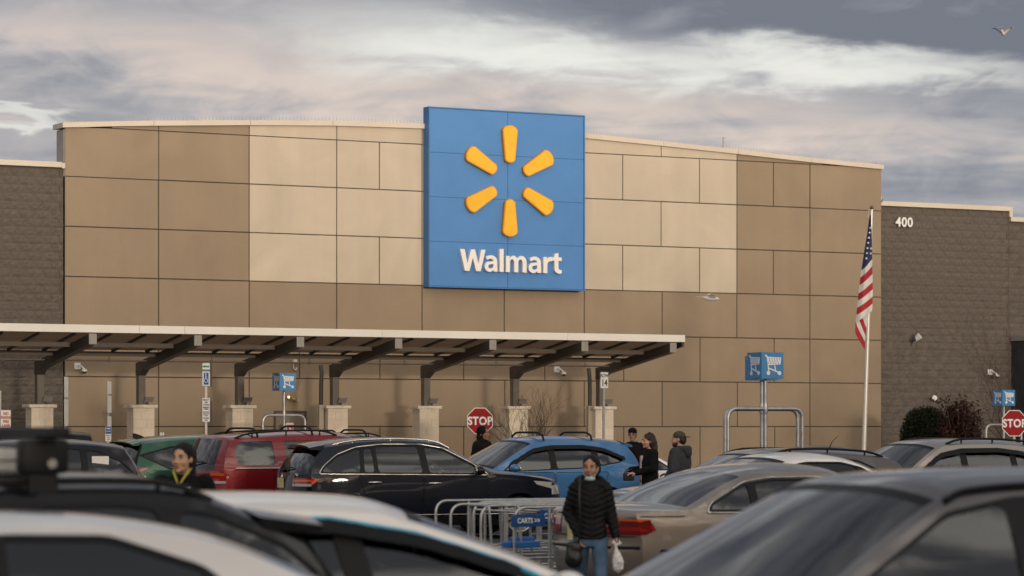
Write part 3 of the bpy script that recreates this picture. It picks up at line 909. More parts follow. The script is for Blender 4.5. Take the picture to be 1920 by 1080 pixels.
def car(name, label, body_m, spec, loc, yaw, cat='car', glass=None, group=None):
    sp = dict(W=1.85, tum=0.40, belt=1.0, wr=0.34, wb=(1.35, -1.35), ns=5, p=3.2, rocker=0.24, trim=M_BLACKP, pillar=None, tail_m=(M_REDL,), dlo_black=True,
              rails=None, cross=None, handles=True, chrome=None, spoiler=None, seats=M_SEAT, taper=(0.16, 0.14), g_front=G_CLR, g_side=G_DARK, g_rear=G_DARK, visor=None, mirror=None, wiper=False)
    sp.update(spec)
    root = thing(name, label, cat, (loc[0], loc[1], 0.008), yaw, group)
    hw = sp['W'] / 2
    prof = sp['prof']
    ic, irf, irr, irg = sp['idx']
    ns = sp['ns']
    full = catmull([(a, b, c, d) for a, b, c, d in prof], ns)
    xf = prof[0][0]; xfr = max(p_[0] for p_ in prof); xrr = min(p_[0] for p_ in prof)
    zb = sp['belt']
    def Yf(x, z):
        y = hw
        if z < 0.62: y -= 0.10 * ((0.62 - z) / 0.4) ** 2
        else: y -= 0.014 * min(1, (z - 0.62) / max(0.05, zb - 0.62)) ** 2
        if z > zb: y -= (z - zb) * sp['tum'] + 0.22 * max(0, z - zb) ** 2
        t = (x - xfr * 0.45) / (xfr * 0.55)
        if t > 0: y -= sp['taper'][0] * t * t
        t = (x - xrr * 0.50) / (xrr * 0.50)
        if t > 0: y -= sp['taper'][1] * t * t
        return max(y, 0.05)
    edge = [(x - ox, z - oz) for x, z, ox, oz in full]
    # ---- top strip
    vs = [-q for q in VS[:0:-1]] + VS
    grid = []
    for (x, z, ox, oz), (xe, ze) in zip(full, edge):
        ye = Yf(xe, ze)
        grid.append([(x - ox * abs(v) ** sp['p'], v * ye, z - oz * abs(v) ** sp['p']) for v in vs])
    nv = len(vs)
    parts = {}
    def put(key, quad):
        parts.setdefault(key, []).append(quad)
    gv = sp.get('gv', .93)
    tl = sp.get('tail'); hl = sp.get('head')
    for i in range(len(grid) - 1):
        zc_ = (full[i][1] + full[i + 1][1]) / 2
        for k in range(nv - 1):
            vc = abs(vs[k] + vs[k + 1]) / 2
            q = [grid[i][k], grid[i][k + 1], grid[i + 1][k + 1], grid[i + 1][k]]
            key = 'body'
            if ic * ns <= i < irf * ns:
                key = 'windscreen' if vc < gv else 'body'
                if key == 'windscreen' and (i >= irf * ns - 1 or i < ic * ns + 1): key = 'frit'
            elif irr * ns <= i < irg * ns:
                key = 'rear_window' if vc < sp.get('rgv', gv) else ('rear_pillar' if sp.get('rp_black') else 'body')
            elif i >= irg * ns and tl and tl[0] < zc_ < tl[1] and vc > tl[2]:
                key = 'tail' + ('L' if vs[k] > 0 else 'R')
            elif i < ic * ns and hl and hl[0] < zc_ < hl[1] and vc > hl[2]:
                key = 'head' + ('L' if vs[k] > 0 else 'R')
            elif i < ic * ns and zc_ < 0.62 and vc < 0.62 and zc_ > 0.34: key = 'grille'
            elif irf * ns <= i < irr * ns and sp.get('sunroof') and sp['sunroof'][0] > (full[i][0]) > sp['sunroof'][1] and vc < 0.72: key = 'sunroof'
            elif irf * ns <= i < irr * ns and sp.get('black_roof'): key = 'sunroof'
            elif zc_ < sp.get('low_black', 0.0): key = 'lower'
            put(key, q)
    # ---- side sheets
    dlo = sp['dlo']
    if area(dlo) < 0: dlo = dlo[::-1]
    wins = []
    rest = dlo
    cuts = sorted(sp['pillars'], key=lambda q: -q[0])
    prev = None
    for c in cuts + [None]:
        w = rest
        if c: w = clip_half(w, (c[0] + c[2], 0), (c[1] + c[2] - (0), 0.0)) if False else clip_half(w, (c[1] + c[2], 2.0), (c[0] + c[2], zb))
        if len(w) >= 3 and abs(area(w)) > 0.01: wins.append(w)
        if c: rest = clip_half(rest, (c[0] - c[2], zb), (c[1] - c[2], 2.0))
    win_polys = [round_poly(inset(w, 0.022), 0.05, 3) for w in wins]
    outline = list(edge)
    # bottom edge with wheel arches, from rear to front
    bot = []
    rk = sp['rocker']; ar = sp['wr'] + 0.055
    zc = sp['wr']
    for wx in sorted(sp['wb']):
        h = max(-0.95, (rk - zc) / ar)
        a0 = math.pi - math.asin(h) if h < 0 else math.pi - math.asin(min(.95, h)); a1 = math.asin(h)
        n = 14
        for k in range(n + 1):
            a = a0 + (a1 - a0) * k / n
            bot.append((wx + ar * math.cos(a), zc + ar * math.sin(a)))
    outline2 = outline + bot
    pts = []; edges = []
    def addloop(lp, closed=True):
        o = len(pts); n = len(lp)
        pts.extend(Vector(q) for q in lp)
        edges.extend((o + i, o + (i + 1) % n) for i in range(n if closed else n - 1))
    addloop(dens(outline2, 0.12))
    for w in win_polys: addloop(dens(w, 0.08))
    dl = round_poly(dlo, 0.04, 2)
    addloop(dens(dl, 0.08))
    doors = [round_poly(d, 0.05, 2) for d in sp.get('doors', [])]
    dseam = [inset(d, 0.010) for d in doors]
    for d, e in zip(doors, dseam): addloop(dens(d, 0.12)); addloop(dens(e, 0.12))
    extra = sp.get('side_patches', [])       # (key, polygon)
    for _, e in extra: addloop(dens(e, 0.08))
    x = xrr
    while x < xfr:
        z = 0.25
        while z < 1.7:
            pts.append(Vector((x, z))); z += 0.09
        x += 0.12
    r = delaunay_2d_cdt(pts, edges, [], 0, 1e-5)
    cv, cf = r[0], r[2]
    cls = []
    for f in cf:
        c = sum((cv[i] for i in f), Vector((0, 0))) / len(f)
        if not inside(c, outline2): cls.append(None); continue
        key = None
        for wi, w in enumerate(win_polys):
            if inside(c, w): key = 'win%d' % wi; break
        if key is None:
            for kx_, e in extra:
                if inside(c, e): key = kx_; break
        if key is None and inside(c, dl): key = 'trim' if sp['dlo_black'] else 'body'
        if key is None:
            for di, (d, e) in enumerate(zip(doors, dseam)):
                if inside(c, d): key = 'door%d' % di if inside(c, e) else 'seam'; break
        if key is None and c.y < sp.get('low_black', 0.0): key = 'lower'
        cls.append(key or 'body')
    for sg, nm in ((1, 'L'), (-1, 'R')):
        P3 = [(q.x, sg * Yf(q.x, q.y), q.y) for q in cv]
        for f, key in zip(cf, cls):
            if key is None: continue
            rec = 0.0
            kk = key
            if key.startswith('win') or key.startswith('door') or key.startswith('tail') or key.startswith('head'): kk = key + nm
            if key.startswith('win'): rec = 0.008
            if key == 'seam': rec = 0.008
            q = [P3[i] for i in f]
            if rec: q = [(a, b - sg * rec, c) for a, b, c in q]
            if sg > 0: q = q[::-1]
            put(kk, q)
    g_front, g_side, g_rear = sp['g_front'], sp['g_side'], sp['g_rear']
    def weld(quads):
        idx = {}; v = []; f = []
        for q in quads:
            ff = []
            for p_ in q:
                k = (round(p_[0], 4), round(p_[1], 4), round(p_[2], 4))
                if k not in idx: idx[k] = len(v); v.append(p_)
                if not ff or ff[-1] != idx[k]: ff.append(idx[k])
            if len(ff) > 1 and ff[0] == ff[-1]: ff.pop()
            if len(set(ff)) >= 3: f.append(ff)
        return v, f
    def emit(nm, keys, mats, parent=root, smooth=32):
        mb = MB()
        for i, k in enumerate(keys):
            if k in parts:
                v, f = weld(parts[k]); mb.add(v, f, i)
        if not mb.v: return None
        ms = mats if isinstance(mats, list) else [mats]
        o = mb.build(nm, ms if len(keys) > 1 else ms[0], parent, smooth)
        if len(keys) > 1 and len(ms) > 1:
            # join the seams between material fields so that shading runs through
            bm = bmesh.new(); bm.from_mesh(o.data); bmesh.ops.remove_doubles(bm, verts=bm.verts, dist=0.0006); bm.to_mesh(o.data); bm.free()
            o.data.set_sharp_from_angle(angle=math.radians(smooth))
        return o
    body = emit('body', ['body', 'seam', 'trim', 'frit', 'lower', 'grille', 'rear_pillar', 'sunroof'], [body_m, M_SEAM, sp['trim'], M_BLACKP, M_BLACKP, M_BLACKP, M_BLACKP, mat('roof_glass', (0.008, 0.008, 0.010), 0.12, coat=1.0)])
    # floor pan
    MB().box((xrr + 0.25, -hw + 0.12, 0.22), (xfr - 0.3, hw - 0.12, 0.30)).build('floor_pan', M_BLACKP, root)
    emit('windscreen', ['windscreen'], g_front)
    emit('rear_window', ['rear_window'], g_rear)
    sides = ('L', 'R')
    for wi in range(len(win_polys)):
        for sd in sides:
            g = sp['g_first'] if (wi == 0 and 'g_first' in sp) else g_side
            emit('window', ['win%d%s' % (wi, sd)], g)
    for di in range(len(doors)):
        for sd in sides:
            d_ = emit('door', ['door%d%s' % (di, sd)], body_m)
            if sp['handles'] and di < len(sp.get('hx', [])):
                hx, hz = sp['hx'][di]
                y = Yf(hx, hz) * (1 if sd == 'L' else -1); s_ = 1 if sd == 'L' else -1
                mb = MB(); mb.tube([(hx - .11, y, hz), (hx - .09, y + s_ * .03, hz), (hx, y + s_ * .037, hz + .003), (hx + .09, y + s_ * .03, hz), (hx + .11, y, hz)], [.012, .017, .019, .017, .012], 8)
                mb.build('handle', sp.get('handle_m', body_m), d_, 60)
    tms = sp['tail_m']
    for sd in sides:
        k = 'tail' + sd
        if k in parts:
            v, f = weld(parts[k]); mb = MB(); zs = [p_[2] for p_ in v]; lo, hi = min(zs), max(zs)
            for ff in f:
                c = sum(v[i][2] for i in ff) / len(ff); t = (c - lo) / max(1e-6, hi - lo)
                mi = min(len(tms) - 1, int(t * len(tms)))
                mb.add([v[i] for i in ff], [tuple(range(len(ff)))], mi)
            # stand the lens a little proud
            s_ = 1 if sd == 'L' else -1
            mb.v = [(a - 0.006, b + s_ * 0.006, c) for a, b, c in mb.v]
            mb.build('taillight', list(tms), root, 40)
        k = 'head' + sd
        if k in parts:
            v, f = weld(parts[k]); MB().add([(a + .005, b, c + .003) for a, b, c in v], f).build('headlight', M_CLR, root, 40)
    # mirrors
    if sp['mirror']:
        mx, mz = sp['mirror']
        for s_ in (1, -1):
            y = Yf(mx, mz) * s_
            mr = MB(); mr.ell((mx + .02, y + s_ * .16, mz + .03), (.085, .115, .075), seg=14, rings=8)
            mo = mr.build('mirror', sp.get('mirror_m', body_m), root, 180)
            MB().tube([(mx + .03, y - s_ * .03, mz - .02), (mx + .02, y + s_ * .12, mz + .0)], .028, 8).build('stalk', M_BLACKP, mo, 180)
            MB().ell((mx - .052, y + s_ * .16, mz + .03), (.02, .095, .06), seg=12, rings=6).build('mirror_glass', M_CHROME, mo, 180)
    # wheels
    ty, ri = wheel_meshes(sp['wr'])
    for wx in sp['wb']:
        for s_ in (1, -1):
            w = bpy.data.objects.new('wheel', None); COL.objects.link(w); w.parent = root
            w.location = (wx, s_ * (hw - 0.15), sp['wr'] - 0.004); w.rotation_euler.z = math.pi if s_ > 0 else 0
            for me, nm in ((ty, 'tyre'), (ri, 'rim')):
                o = bpy.data.objects.new(nm, me); COL.objects.link(o); o.parent = w
    # seats and dash seen through the glass
    xs = sp.get('seat_x', (0.05, -0.85)); sz = sp.get('seat_z', 0.42)
    for i, sx_ in enumerate(xs):
        for s_ in (1, -1):
            y = s_ * 0.36
            mb = MB(); mb.box((sx_ - .22, y - .25, sz), (sx_ + .28, y + .25, sz + .16), bev=.05)
            mb.box((-.07, y - .24, 0), (.07, y + .24, .62), bev=.06, M=Matrix.Translation((sx_ - .22, 0, sz + .08)) @ Matrix.Rotation(-.22, 4, 'Y'))
            mb.box((sx_ - .47, y - .12, sz + .70), (sx_ - .37, y + .12, sz + .88), bev=.04)
            mb.build('seat', sp['seats'], root, 50)
    dx = full[ic * ns][0]
    mb = MB(); mb.box((dx - .75, -hw + .14, zb - .22), (dx - .05, hw - .14, zb - .03), bev=.06); mb.build('dashboard', M_BLACKP, root, 50)
    mb = MB(); c = Vector((dx - .86, .36, zb - .04))
    ring = [c + Vector((math.sin(a) * .06, math.cos(a) * .18, math.sin(a) * .17)) for a in [2 * math.pi * k / 16 for k in range(17)]]
    mb.tube(ring, .015, 6); mb.build('steering_wheel', M_BLACKP, root, 60)
    # roof rails that follow the roof
    def roof_at(x):
        best = None
        for (xa, za, oxa, oza), (xb_, zb_, oxb, ozb) in zip(full[irf * ns:irr * ns], full[irf * ns + 1:irr * ns + 1]):
            if xb_ <= x <= xa:
                t = (x - xb_) / max(1e-6, xa - xb_); zc_ = zb_ + (za - zb_) * t; oz = ozb + (oza - ozb) * t
                return zc_, oz
        return full[irr * ns][1], full[irr * ns][3]
    def roof_pt(x, v):
        zc_, oz = roof_at(x); ye = Yf(x, zc_ - oz)
        return Vector((x, v * ye, zc_ - oz * abs(v) ** sp['p']))
    if sp['rails']:
        x0, x1, h, rm = sp['rails']
        for s_ in (1, -1):
            n = 12; path = []
            for k in range(n + 1):
                q = roof_pt(x0 + (x1 - x0) * k / n, .90 * s_); up = h * min(1, k / 1.5, (n - k) / 1.5)
                path.append(q + Vector((0, 0, up)))
            mb = MB(); mb.tube(path, .017, 8)
            for k in (2, n // 2, n - 2): mb.tube([path[k], path[k] - Vector((0, 0, h))], .014, 6)
            mb.build('roof_rail', rm, root, 60)
    if sp['cross']:
        for x in sp['cross'][0]:
            h = sp['cross'][1]; n = 8
            pts_ = [roof_pt(x, -.92)] + [Vector((x, roof_pt(x, v).y, roof_pt(x, 0).z + h - .02 * abs(v) ** 3)) for v in [-.85 + 1.7 * k / n for k in range(n + 1)]] + [roof_pt(x, .92)]
            pts_[1].z = (pts_[1].z + pts_[0].z) / 2 + .02; pts_[-2].z = pts_[1].z
            mb = MB(); mb.tube(pts_, .019, 8); mb.build('cross_bar', M_BLACKP, root, 60)
    if sp['spoiler']:
        xa, za, ln, th = sp['spoiler']
        ye = Yf(xa, za - .1) - .02
        mb = MB(); n = 8; v = []; f = []
        for k in range(n + 1):
            t = -1 + 2 * k / n; y = t * ye; bow = .05 * t * t; dz = .05 * abs(t) ** 3
            v += [(xa + .05, y, za - dz + .012), (xa - ln + bow, y * .97, za - .035 - dz), (xa - ln + bow + .01, y * .97, za - .035 - th * .5 - dz), (xa + .02, y, za - th - dz)]
        for k in range(n):
            for j in range(4):
                f.append((k * 4 + j, k * 4 + (j + 1) % 4, (k + 1) * 4 + (j + 1) % 4, (k + 1) * 4 + j))
        f += [(0, 1, 2, 3), (n * 4 + 3, n * 4 + 2, n * 4 + 1, n * 4)]
        mb.add(v, f); mb.build('spoiler', sp.get('spoiler_m', body_m), root, 35)
    if sp.get('ditch'):
        for s_ in (1, -1):
            pts_ = [Vector((q[0], s_ * (Yf(*q) + .004), q[1] + .012)) for q in edge[irf * ns:irr * ns]]
            MB().tube(pts_, sp['ditch'], 6).build('roof_ditch', M_BLACKP, root, 60)
    if sp['chrome']:
        for s_ in (1, -1):
            loop = dens(round_poly(inset(dlo, -0.012), .05, 4), 0.12)
            pts_ = [(x, s_ * (Yf(x, z) + .004), z) for x, z in loop]; pts_.append(pts_[0])
            MB().tube(pts_, sp['chrome'], 6, caps=False).build('window_trim', M_CHROME, root, 60)
    if sp.get('top_strip'):
        for s_ in (1, -1):
            lp = [q for q in dens(inset(dlo, -.012), .06) if q[1] > zb + .05]; lp = sorted(lp, key=lambda q: -q[0])
            MB().tube([(x, s_ * (Yf(x, z) + .002), z) for x, z in lp], .014, 6).build('trim_strip', sp['top_strip'], root, 60)
    if sp['visor']:
        vm = sp['visor']
        for s_ in (1, -1):
            top = [q for q in dens(dlo, .07) if q[1] > zb + .10 or False]
            # upper edge of the side glass, front to rear
            top = sorted(top, key=lambda q: -q[0])
            mb = MB(); v = []; f = []
            for x, z in top:
                zt = max([zz for xx, zz in dens(dlo, .03) if abs(xx - x) < .03] + [z])
                v += [(x, s_ * (Yf(x, zt) + .015), zt + .012), (x, s_ * (Yf(x, zt - .06) + .035), zt - .055)]
            for k in range(len(top) - 1): f.append((2 * k, 2 * k + 1, 2 * k + 3, 2 * k + 2))
            mb.add(v, f); mb.build('wind_deflector', vm, root, 60)
    def rear_pt(z, v):
        """point on the tail at height z"""
        for (a, b) in zip(full[irr * ns:], full[irr * ns + 1:]):
            if b[1] <= z <= a[1]:
                t = (a[1] - z) / max(1e-6, a[1] - b[1])
                x = a[0] + (b[0] - a[0]) * t; ox = a[2] + (b[2] - a[2]) * t; oz = a[3] + (b[3] - a[3]) * t
                return Vector((x - ox * abs(v) ** sp['p'], v * Yf(x - ox, z - oz), z))
        return Vector((xrr, v * hw, z))
    for z, v0, v1, m_, r_ in sp.get('rear_lines', []):
        MB().tube([rear_pt(z if not isinstance(z, tuple) else z[0] + (z[1] - z[0]) * i / 14, v0 + (v1 - v0) * i / 14) + Vector((-.003, 0, 0)) for i in range(15)], r_, 6).build('rear_trim', m_, root, 60)
    for path, m_, r_ in sp.get('side_lines', []):
        for s_ in (1, -1):
            MB().tube([(x, s_ * (Yf(x, z) + .003), z) for x, z in dens(path, .1)[:-max(1, int(Vector((path[-1][0] - path[0][0], path[-1][1] - path[0][1])).length / .1))] + [path[-1]]], r_, 6).build('side_trim', m_, root, 60)
    if sp.get('plate'):
        pz = sp['plate']; q = rear_pt(pz, 0)
        MB().box((q.x - .022, -.155, pz - .077), (q.x - .008, .155, pz + .077), bev=.003).build('licence_plate', M_PLATE, root)
    if sp['wiper']:
        z0 = sp['wiper']; q0 = rear_pt(z0, 0); q1 = rear_pt(z0 + .05, -.5)
        mb = MB(); mb.tube([q0 + Vector((-.03, 0, 0)), (q0 + q1) / 2 + Vector((-.05, 0, .02)), q1 + Vector((-.03, 0, 0))], .012, 6); mb.ell(q0 + Vector((-.02, 0, 0)), (.03, .05, .03), seg=10, rings=6)
        mb.build('wiper', M_BLACKP, root, 60)
    if sp.get('badge'):
        for txt, y, z, size in sp['badge']:
            q = rear_pt(z, y / hw)
            text_obj('badge', txt, size, M_CHROME, root, (q.x - .012, y, z), .002, .001, M=Matrix.Rotation(-math.pi / 2, 4, 'Z'))
    root['_fn'] = 0; del root['_fn']
    return root, roof_pt, Yf, rear_pt

# ---- body shapes: (x, z, edge offset x, edge offset z) over the centreline from front to rear
def shape_suv(L=4.66, H=1.64, W=1.89, cowl=(0.95, 1.12), roof_f=(0.22, None), roof_r=-1.80, rear=0.30, belt=1.03, dlo=None, pillars=None, hood=1.02, rdrop=.10, **kw):
    f = L / 2; r = -L / 2
    prof = [(f - .10, .26, .30, 0), (f - .02, .48, .34, 0), (f, .66, .34, 0), (f - .05, .86, .30, .02), (f - .20, hood - .05, .16, .05), (f - .75, hood + .035, .0, .06),
            (cowl[0] + .08, cowl[1] - .01, 0, .07), (cowl[0], cowl[1] + .015, .03, .06),
            ((cowl[0] + roof_f[0]) / 2, (cowl[1] + H - .085) / 2 + .025, .10, .05), (roof_f[0], H - .075, .09, .08), (roof_f[0] - .28, H - .02, .02, .085), (-.55, H, 0, .085), (-1.15, H - .015, 0, .085),
            (roof_r + .12, H - rdrop * .7, 0, .085), (roof_r, H - rdrop, -.04, .085), (roof_r - .06, H - rdrop - .03, -.10, .06),
            (r + rear * .62, 1.27, -.16, .03), (r + rear * .28, 1.07, -.20, .02), (r + .055, .93, -.24, .0), (r + .03, .74, -.27, 0), (r, .62, -.28, 0), (r + .02, .44, -.28, 0), (r + .10, .28, -.24, 0)]
    d = dict(prof=prof, idx=(7, 9, 15, 17), W=W, belt=belt, wb=(f - .90, r + .93), dlo=dlo or [(.72, belt), (.16, H - .19), (-.20, H - .135), (-.85, H - .125), (-1.30, H - .17), (-1.66, H - .32), (-1.84, belt + .10), (-1.80, belt + .015)],
             pillars=pillars or [(-.16, -.26, .035), (-1.06, -1.16, .03)],
             doors=[[(.86, .36), (.90, .55), (.86, belt - .02), (-.20, belt - .02), (-.20, .36)], [(-.215, .36), (-.215, belt - .02), (-1.30, belt - .02), (-1.18, .72), (-.98, .36)]],
             hx=[(-.02, belt - .15), (-1.02, belt - .13)], mirror=(.66, belt + .02), tail=(.86, 1.02, .58), head=(.70, .86, .55), low_black=.36, plate=.80)
    d.update(kw)
    return d

def shape_sedan(L=4.7, H=1.44, W=1.83, cowl=(1.00, .97), roof_f=.18, roof_r=-1.05, deck=(-1.72, 1.03), belt=.92, dlo=None, pillars=None, rd=.08, **kw):
    f = L / 2; r = -L / 2
    prof = [(f - .10, .22, .30, 0), (f - .02, .42, .34, 0), (f, .56, .34, 0), (f - .06, .72, .28, .02), (f - .25, .82, .14, .05), (f - .80, .90, 0, .06),
            (cowl[0] + .08, cowl[1] - .01, 0, .07), (cowl[0], cowl[1] + .012, .03, .05), ((cowl[0] + roof_f) / 2, (cowl[1] + H - .07) / 2 + .02, .10, .05),
            (roof_f, H - .065, .09, .07), (roof_f - .28, H - .015, .02, rd), (-.40, H, 0, rd), (roof_r + .35, H - .02, 0, rd), (roof_r, H - .085, -.06, rd - .01),
            ((roof_r + deck[0]) / 2 + .02, (H - .085 + deck[1]) / 2 + .025, -.10, .04), (deck[0], deck[1], -.06, .05), (deck[0] - .06, deck[1] - .004, -.02, .05),
            (r + .22, deck[1] - .015, -.05, .06), (r + .06, deck[1] - .06, -.14, .04), (r + .02, .86, -.20, 0), (r + .015, .68, -.24, 0), (r, .56, -.26, 0), (r + .02, .38, -.26, 0), (r + .10, .25, -.22, 0)]
    d = dict(prof=prof, idx=(7, 9, 13, 15), W=W, belt=belt, tum=.46, wb=(f - .92, r + 1.02), wr=.32,
             dlo=dlo or [(.82, belt), (.12, H - .17), (-.20, H - .12), (-.75, H - .125), (-1.05, H - .195), (-1.48, belt + .08), (-1.50, belt + .02)],
             pillars=pillars or [(-.12, -.20, .035), (-1.02, -1.00, .025)],
             doors=[[(.90, .33), (.92, .5), (.88, belt - .02), (-.16, belt - .02), (-.16, .33)], [(-.175, .33), (-.175, belt - .02), (-1.22, belt - .02), (-1.12, .66), (-.92, .33)]],
             hx=[(0., belt - .13), (-.98, belt - .12)], mirror=(.74, belt + .02), tail=(.68, .92, .50), head=(.58, .74, .55), plate=.76, seat_z=.32, rocker=.20, low_black=.0)
    d.update(kw)
    return d

def at(px, s):
    q = P(px, 800, s); return (q.x, q.y)
RIGHT, LEFT = THETA, THETA + math.pi       # which way a car points along the rows
# ---- the cars in the lot, far to near
P_NAVY = paint('navy', (0.004, 0.006, 0.014), coat=.75); P_BLUE = paint('blue', (0.055, 0.17, 0.36), 0.35, 0.3); P_RED = paint('red', (0.17, 0.008, 0.012), 0.2)
P_GREEN = paint('green', (0.02, 0.085, 0.05), 0.3); P_BEIGE = paint('beige', (0.24, 0.205, 0.17), 0.5); P_WHITE = paint('white', (0.82, 0.79, 0.75))
P_BLACK = paint('black', (0.005, 0.005, 0.006), coat=.7); P_GREY = paint('grey', (0.12, 0.105, 0.095), 0.5); P_SILVER = paint('silver', (0.66, 0.63, 0.61), 0.45)
P_CHAMP = paint('champagne', (0.36, 0.31, 0.265), 0.6); P_DGREY = paint('dark_grey', (0.02, 0.02, 0.022), 0.3, coat=.7); P_GREY2 = paint('warm_grey', (0.125, 0.115, 0.115), 0.5)

car('parked_car', 'black boxy vehicle at the left edge behind the roof rack', P_BLACK, shape_suv(L=4.7, H=1.76, W=1.9, roof_r=-2.12, rear=.16, g_side=G_DARK,
    dlo=[(.70, 1.08), (.16, 1.52), (-.2, 1.57), (-1.2, 1.57), (-1.86, 1.54), (-2.0, 1.45), (-2.02, 1.10)]), at(-40, 97), LEFT)
car('parked_car', 'white car glimpsed between the blue car and the man in the green cap', P_WHITE, shape_sedan(L=4.5, H=1.46), at(1092, 96), LEFT)
car('parked_car', 'dark van with roof rack behind the navy wagon', P_DGREY, shape_suv(L=4.9, H=1.66, W=1.95, roof_r=-2.05, rear=.22, rails=(-.1, -1.9, .06, M_BLACKP), cross=((-.45, -1.1), .07)), at(700, 93), RIGHT)
car('parked_car', 'black sedan with chrome window line near the flagpole', P_BLACK, shape_sedan(L=4.8, H=1.46, chrome=.010), at(1500, 106), LEFT)
eq, eqroof, eqY, eqrp = car('parked_car', 'green crossover with shark fin and red tail lamp', P_GREEN, shape_suv(L=4.6, H=1.655, W=1.84, roof_r=-1.88, spoiler=(-1.9, 1.57, .16, .05), tail=(.93, 1.06, .50), tail_m=(M_CLR, M_REDL, M_REDL), rp_black=True,
    dlo=[(.74, 1.02), (.16, 1.43), (-.2, 1.48), (-.9, 1.48), (-1.35, 1.45), (-1.95, 1.30), (-1.45, 1.06)], side_patches=[('tail', [(-2.28, .96), (-1.92, 1.02), (-1.80, 1.08), (-2.28, 1.09)])]), at(425, 105.5), RIGHT)
car('parked_car', 'dark red boxy four by four with black roof rails', P_RED, shape_suv(L=4.78, H=1.725, W=1.93, tum=.30, cowl=(.95, 1.15), roof_f=(.34, None), roof_r=-2.02, rear=.22, belt=1.12, dlo_black=False, gv=.91, rgv=.80, hood=1.06,
    dlo=[(.66, 1.12), (.22, 1.53), (-.1, 1.58), (-1.2, 1.58), (-1.78, 1.56), (-1.92, 1.48), (-1.92, 1.14)], pillars=[(-.20, -.26, .085), (-1.12, -1.14, .085)],
    rails=(.0, -1.85, .065, M_BLACKP), cross=((-.45, -1.45), .075), tail=(.86, 1.13, .64), tail_m=(M_CLR, M_REDL, M_REDL, M_AMB, M_REDL), side_lines=[([(.62, 1.105), (-1.93, 1.105)], M_CHROME, .011)], side_patches=[('tail', [(-2.36, .86), (-2.22, .86), (-2.14, 1.12), (-2.36, 1.13)])], wiper=1.16, g_first=G_DARK), at(600, 110), RIGHT)
wg, wgroof, wgY, wgrp = car('parked_car', 'dark wagon with roof rails behind the white sedan', P_GREY, shape_suv(L=4.8, H=1.49, W=1.84, cowl=(1.0, 1.0), roof_f=(.26, None), roof_r=-1.95, belt=.95, rails=(.1, -1.8, .05, M_BLACKP), hood=.93), at(1412, 132), LEFT)
tuc, troof, tY, trp = car('parked_car', 'bright blue crossover with two black roof bars', P_BLUE, shape_suv(L=4.48, H=1.63, W=1.85, cowl=(1.02, 1.09), roof_f=(.20, None), roof_r=-1.84, rear=.24, belt=1.02,
    dlo=[(.86, 1.00), (.62, 1.17), (.14, 1.40), (-.22, 1.455), (-.85, 1.46), (-1.25, 1.41), (-1.68, 1.24), (-1.60, 1.16), (-.9, 1.06)], pillars=[(-.20, -.24, .04), (-1.10, -1.02, .035)], cross=((-.15, -1.12), .075), visor=M_BLACKP,
    spoiler=(-1.80, 1.545, .20, .06), tail=(.90, 1.04, .55), g_first=G_MID, seats=M_SEATL, low_black=.50), at(975, 106), LEFT)
car('parked_car', 'white sedan behind the tan sedan and cart sign posts', P_WHITE, shape_sedan(L=4.7, H=1.45, W=1.83, g_first=G_MID), at(1435, 140), LEFT)
glc, groof, gY, grp = car('parked_car', 'dark navy wagon with chrome window line and silver roof rails', P_NAVY, shape_suv(L=4.66, H=1.625, W=1.89, roof_r=-1.84, rear=.34, belt=1.045, chrome=.011, rails=(.30, -1.62, .035, M_CHROME),
    dlo=[(.86, 1.03), (.62, 1.20), (.16, 1.44), (-.20, 1.50), (-.85, 1.50), (-1.28, 1.455), (-1.60, 1.34), (-1.83, 1.16), (-1.90, 1.06)], pillars=[(-.16, -.24, .035), (-.98, -1.0, .012), (-1.22, -1.12, .012)],
    spoiler=(-1.82, 1.545, .24, .07), tail=(.86, .985, .56), tail_m=(M_CLR, M_REDL, M_AMB, M_REDL), side_patches=[('tail', [(-2.28, .88), (-2.02, .88), (-1.90, .97), (-2.28, 1.0)]), ('head', [(2.2, .74), (1.72, .86), (1.66, .92), (2.2, .88)])],
    wiper=1.10, g_first=G_CLR, seats=M_SEATL, handle_m=M_CHROME, badge=[('4MATIC', -.62, 1.02, .055)], plate=.90, mirror_m=P_BLACK, rear_lines=[(.60, -.95, .95, M_SEAM, .006), ((1.05, .84), -.62, -.66, M_SEAM, .005)], side_lines=[([(1.7, .40), (-1.7, .40)], M_CHROME, .010)]), at(783, 116), RIGHT - math.radians(8))
# fuel flap outline and round emblem on the navy wagon
mb = MB(); fl = dens(round_poly([(-1.72, .82), (-1.44, .82), (-1.44, 1.0), (-1.72, 1.0)], .05, 3), .05); pts_ = [(x, -gY(x, z) - .001, z) for x, z in fl]; mb.tube(pts_ + [pts_[0]], .0045, 5, caps=False); mb.build('fuel_flap', M_SEAM, glc)
q = grp(1.0, 0); mb = MB(); mb.tube([q + Vector((-.012, math.cos(a) * .045, math.sin(a) * .045)) for a in [2 * math.pi * k / 20 for k in range(21)]], .006, 5, caps=False)
for k in range(3):
    a = math.pi / 2 + k * 2 * math.pi / 3; mb.tube([q + Vector((-.012, 0, 0)), q + Vector((-.012, math.cos(a) * .043, math.sin(a) * .043))], [.007, .002], 5)
mb.build('emblem', M_CHROME, glc)
car('parked_car', 'champagne crossover with black roof rails at the right edge', P_CHAMP, shape_suv(L=4.66, H=1.62, W=1.87, rails=(.0, -1.7, .055, M_BLACKP), roof_f=(.30, None), cowl=(1.06, 1.06), belt=1.0, g_first=G_CLR, seats=M_SEATL,
    dlo=[(.92, 1.0), (.20, 1.40), (-.20, 1.465), (-.85, 1.47), (-1.28, 1.42), (-1.66, 1.26), (-1.72, 1.16), (-1.5, 1.06)], visor=M_BLACKP), at(1728, 127), LEFT)
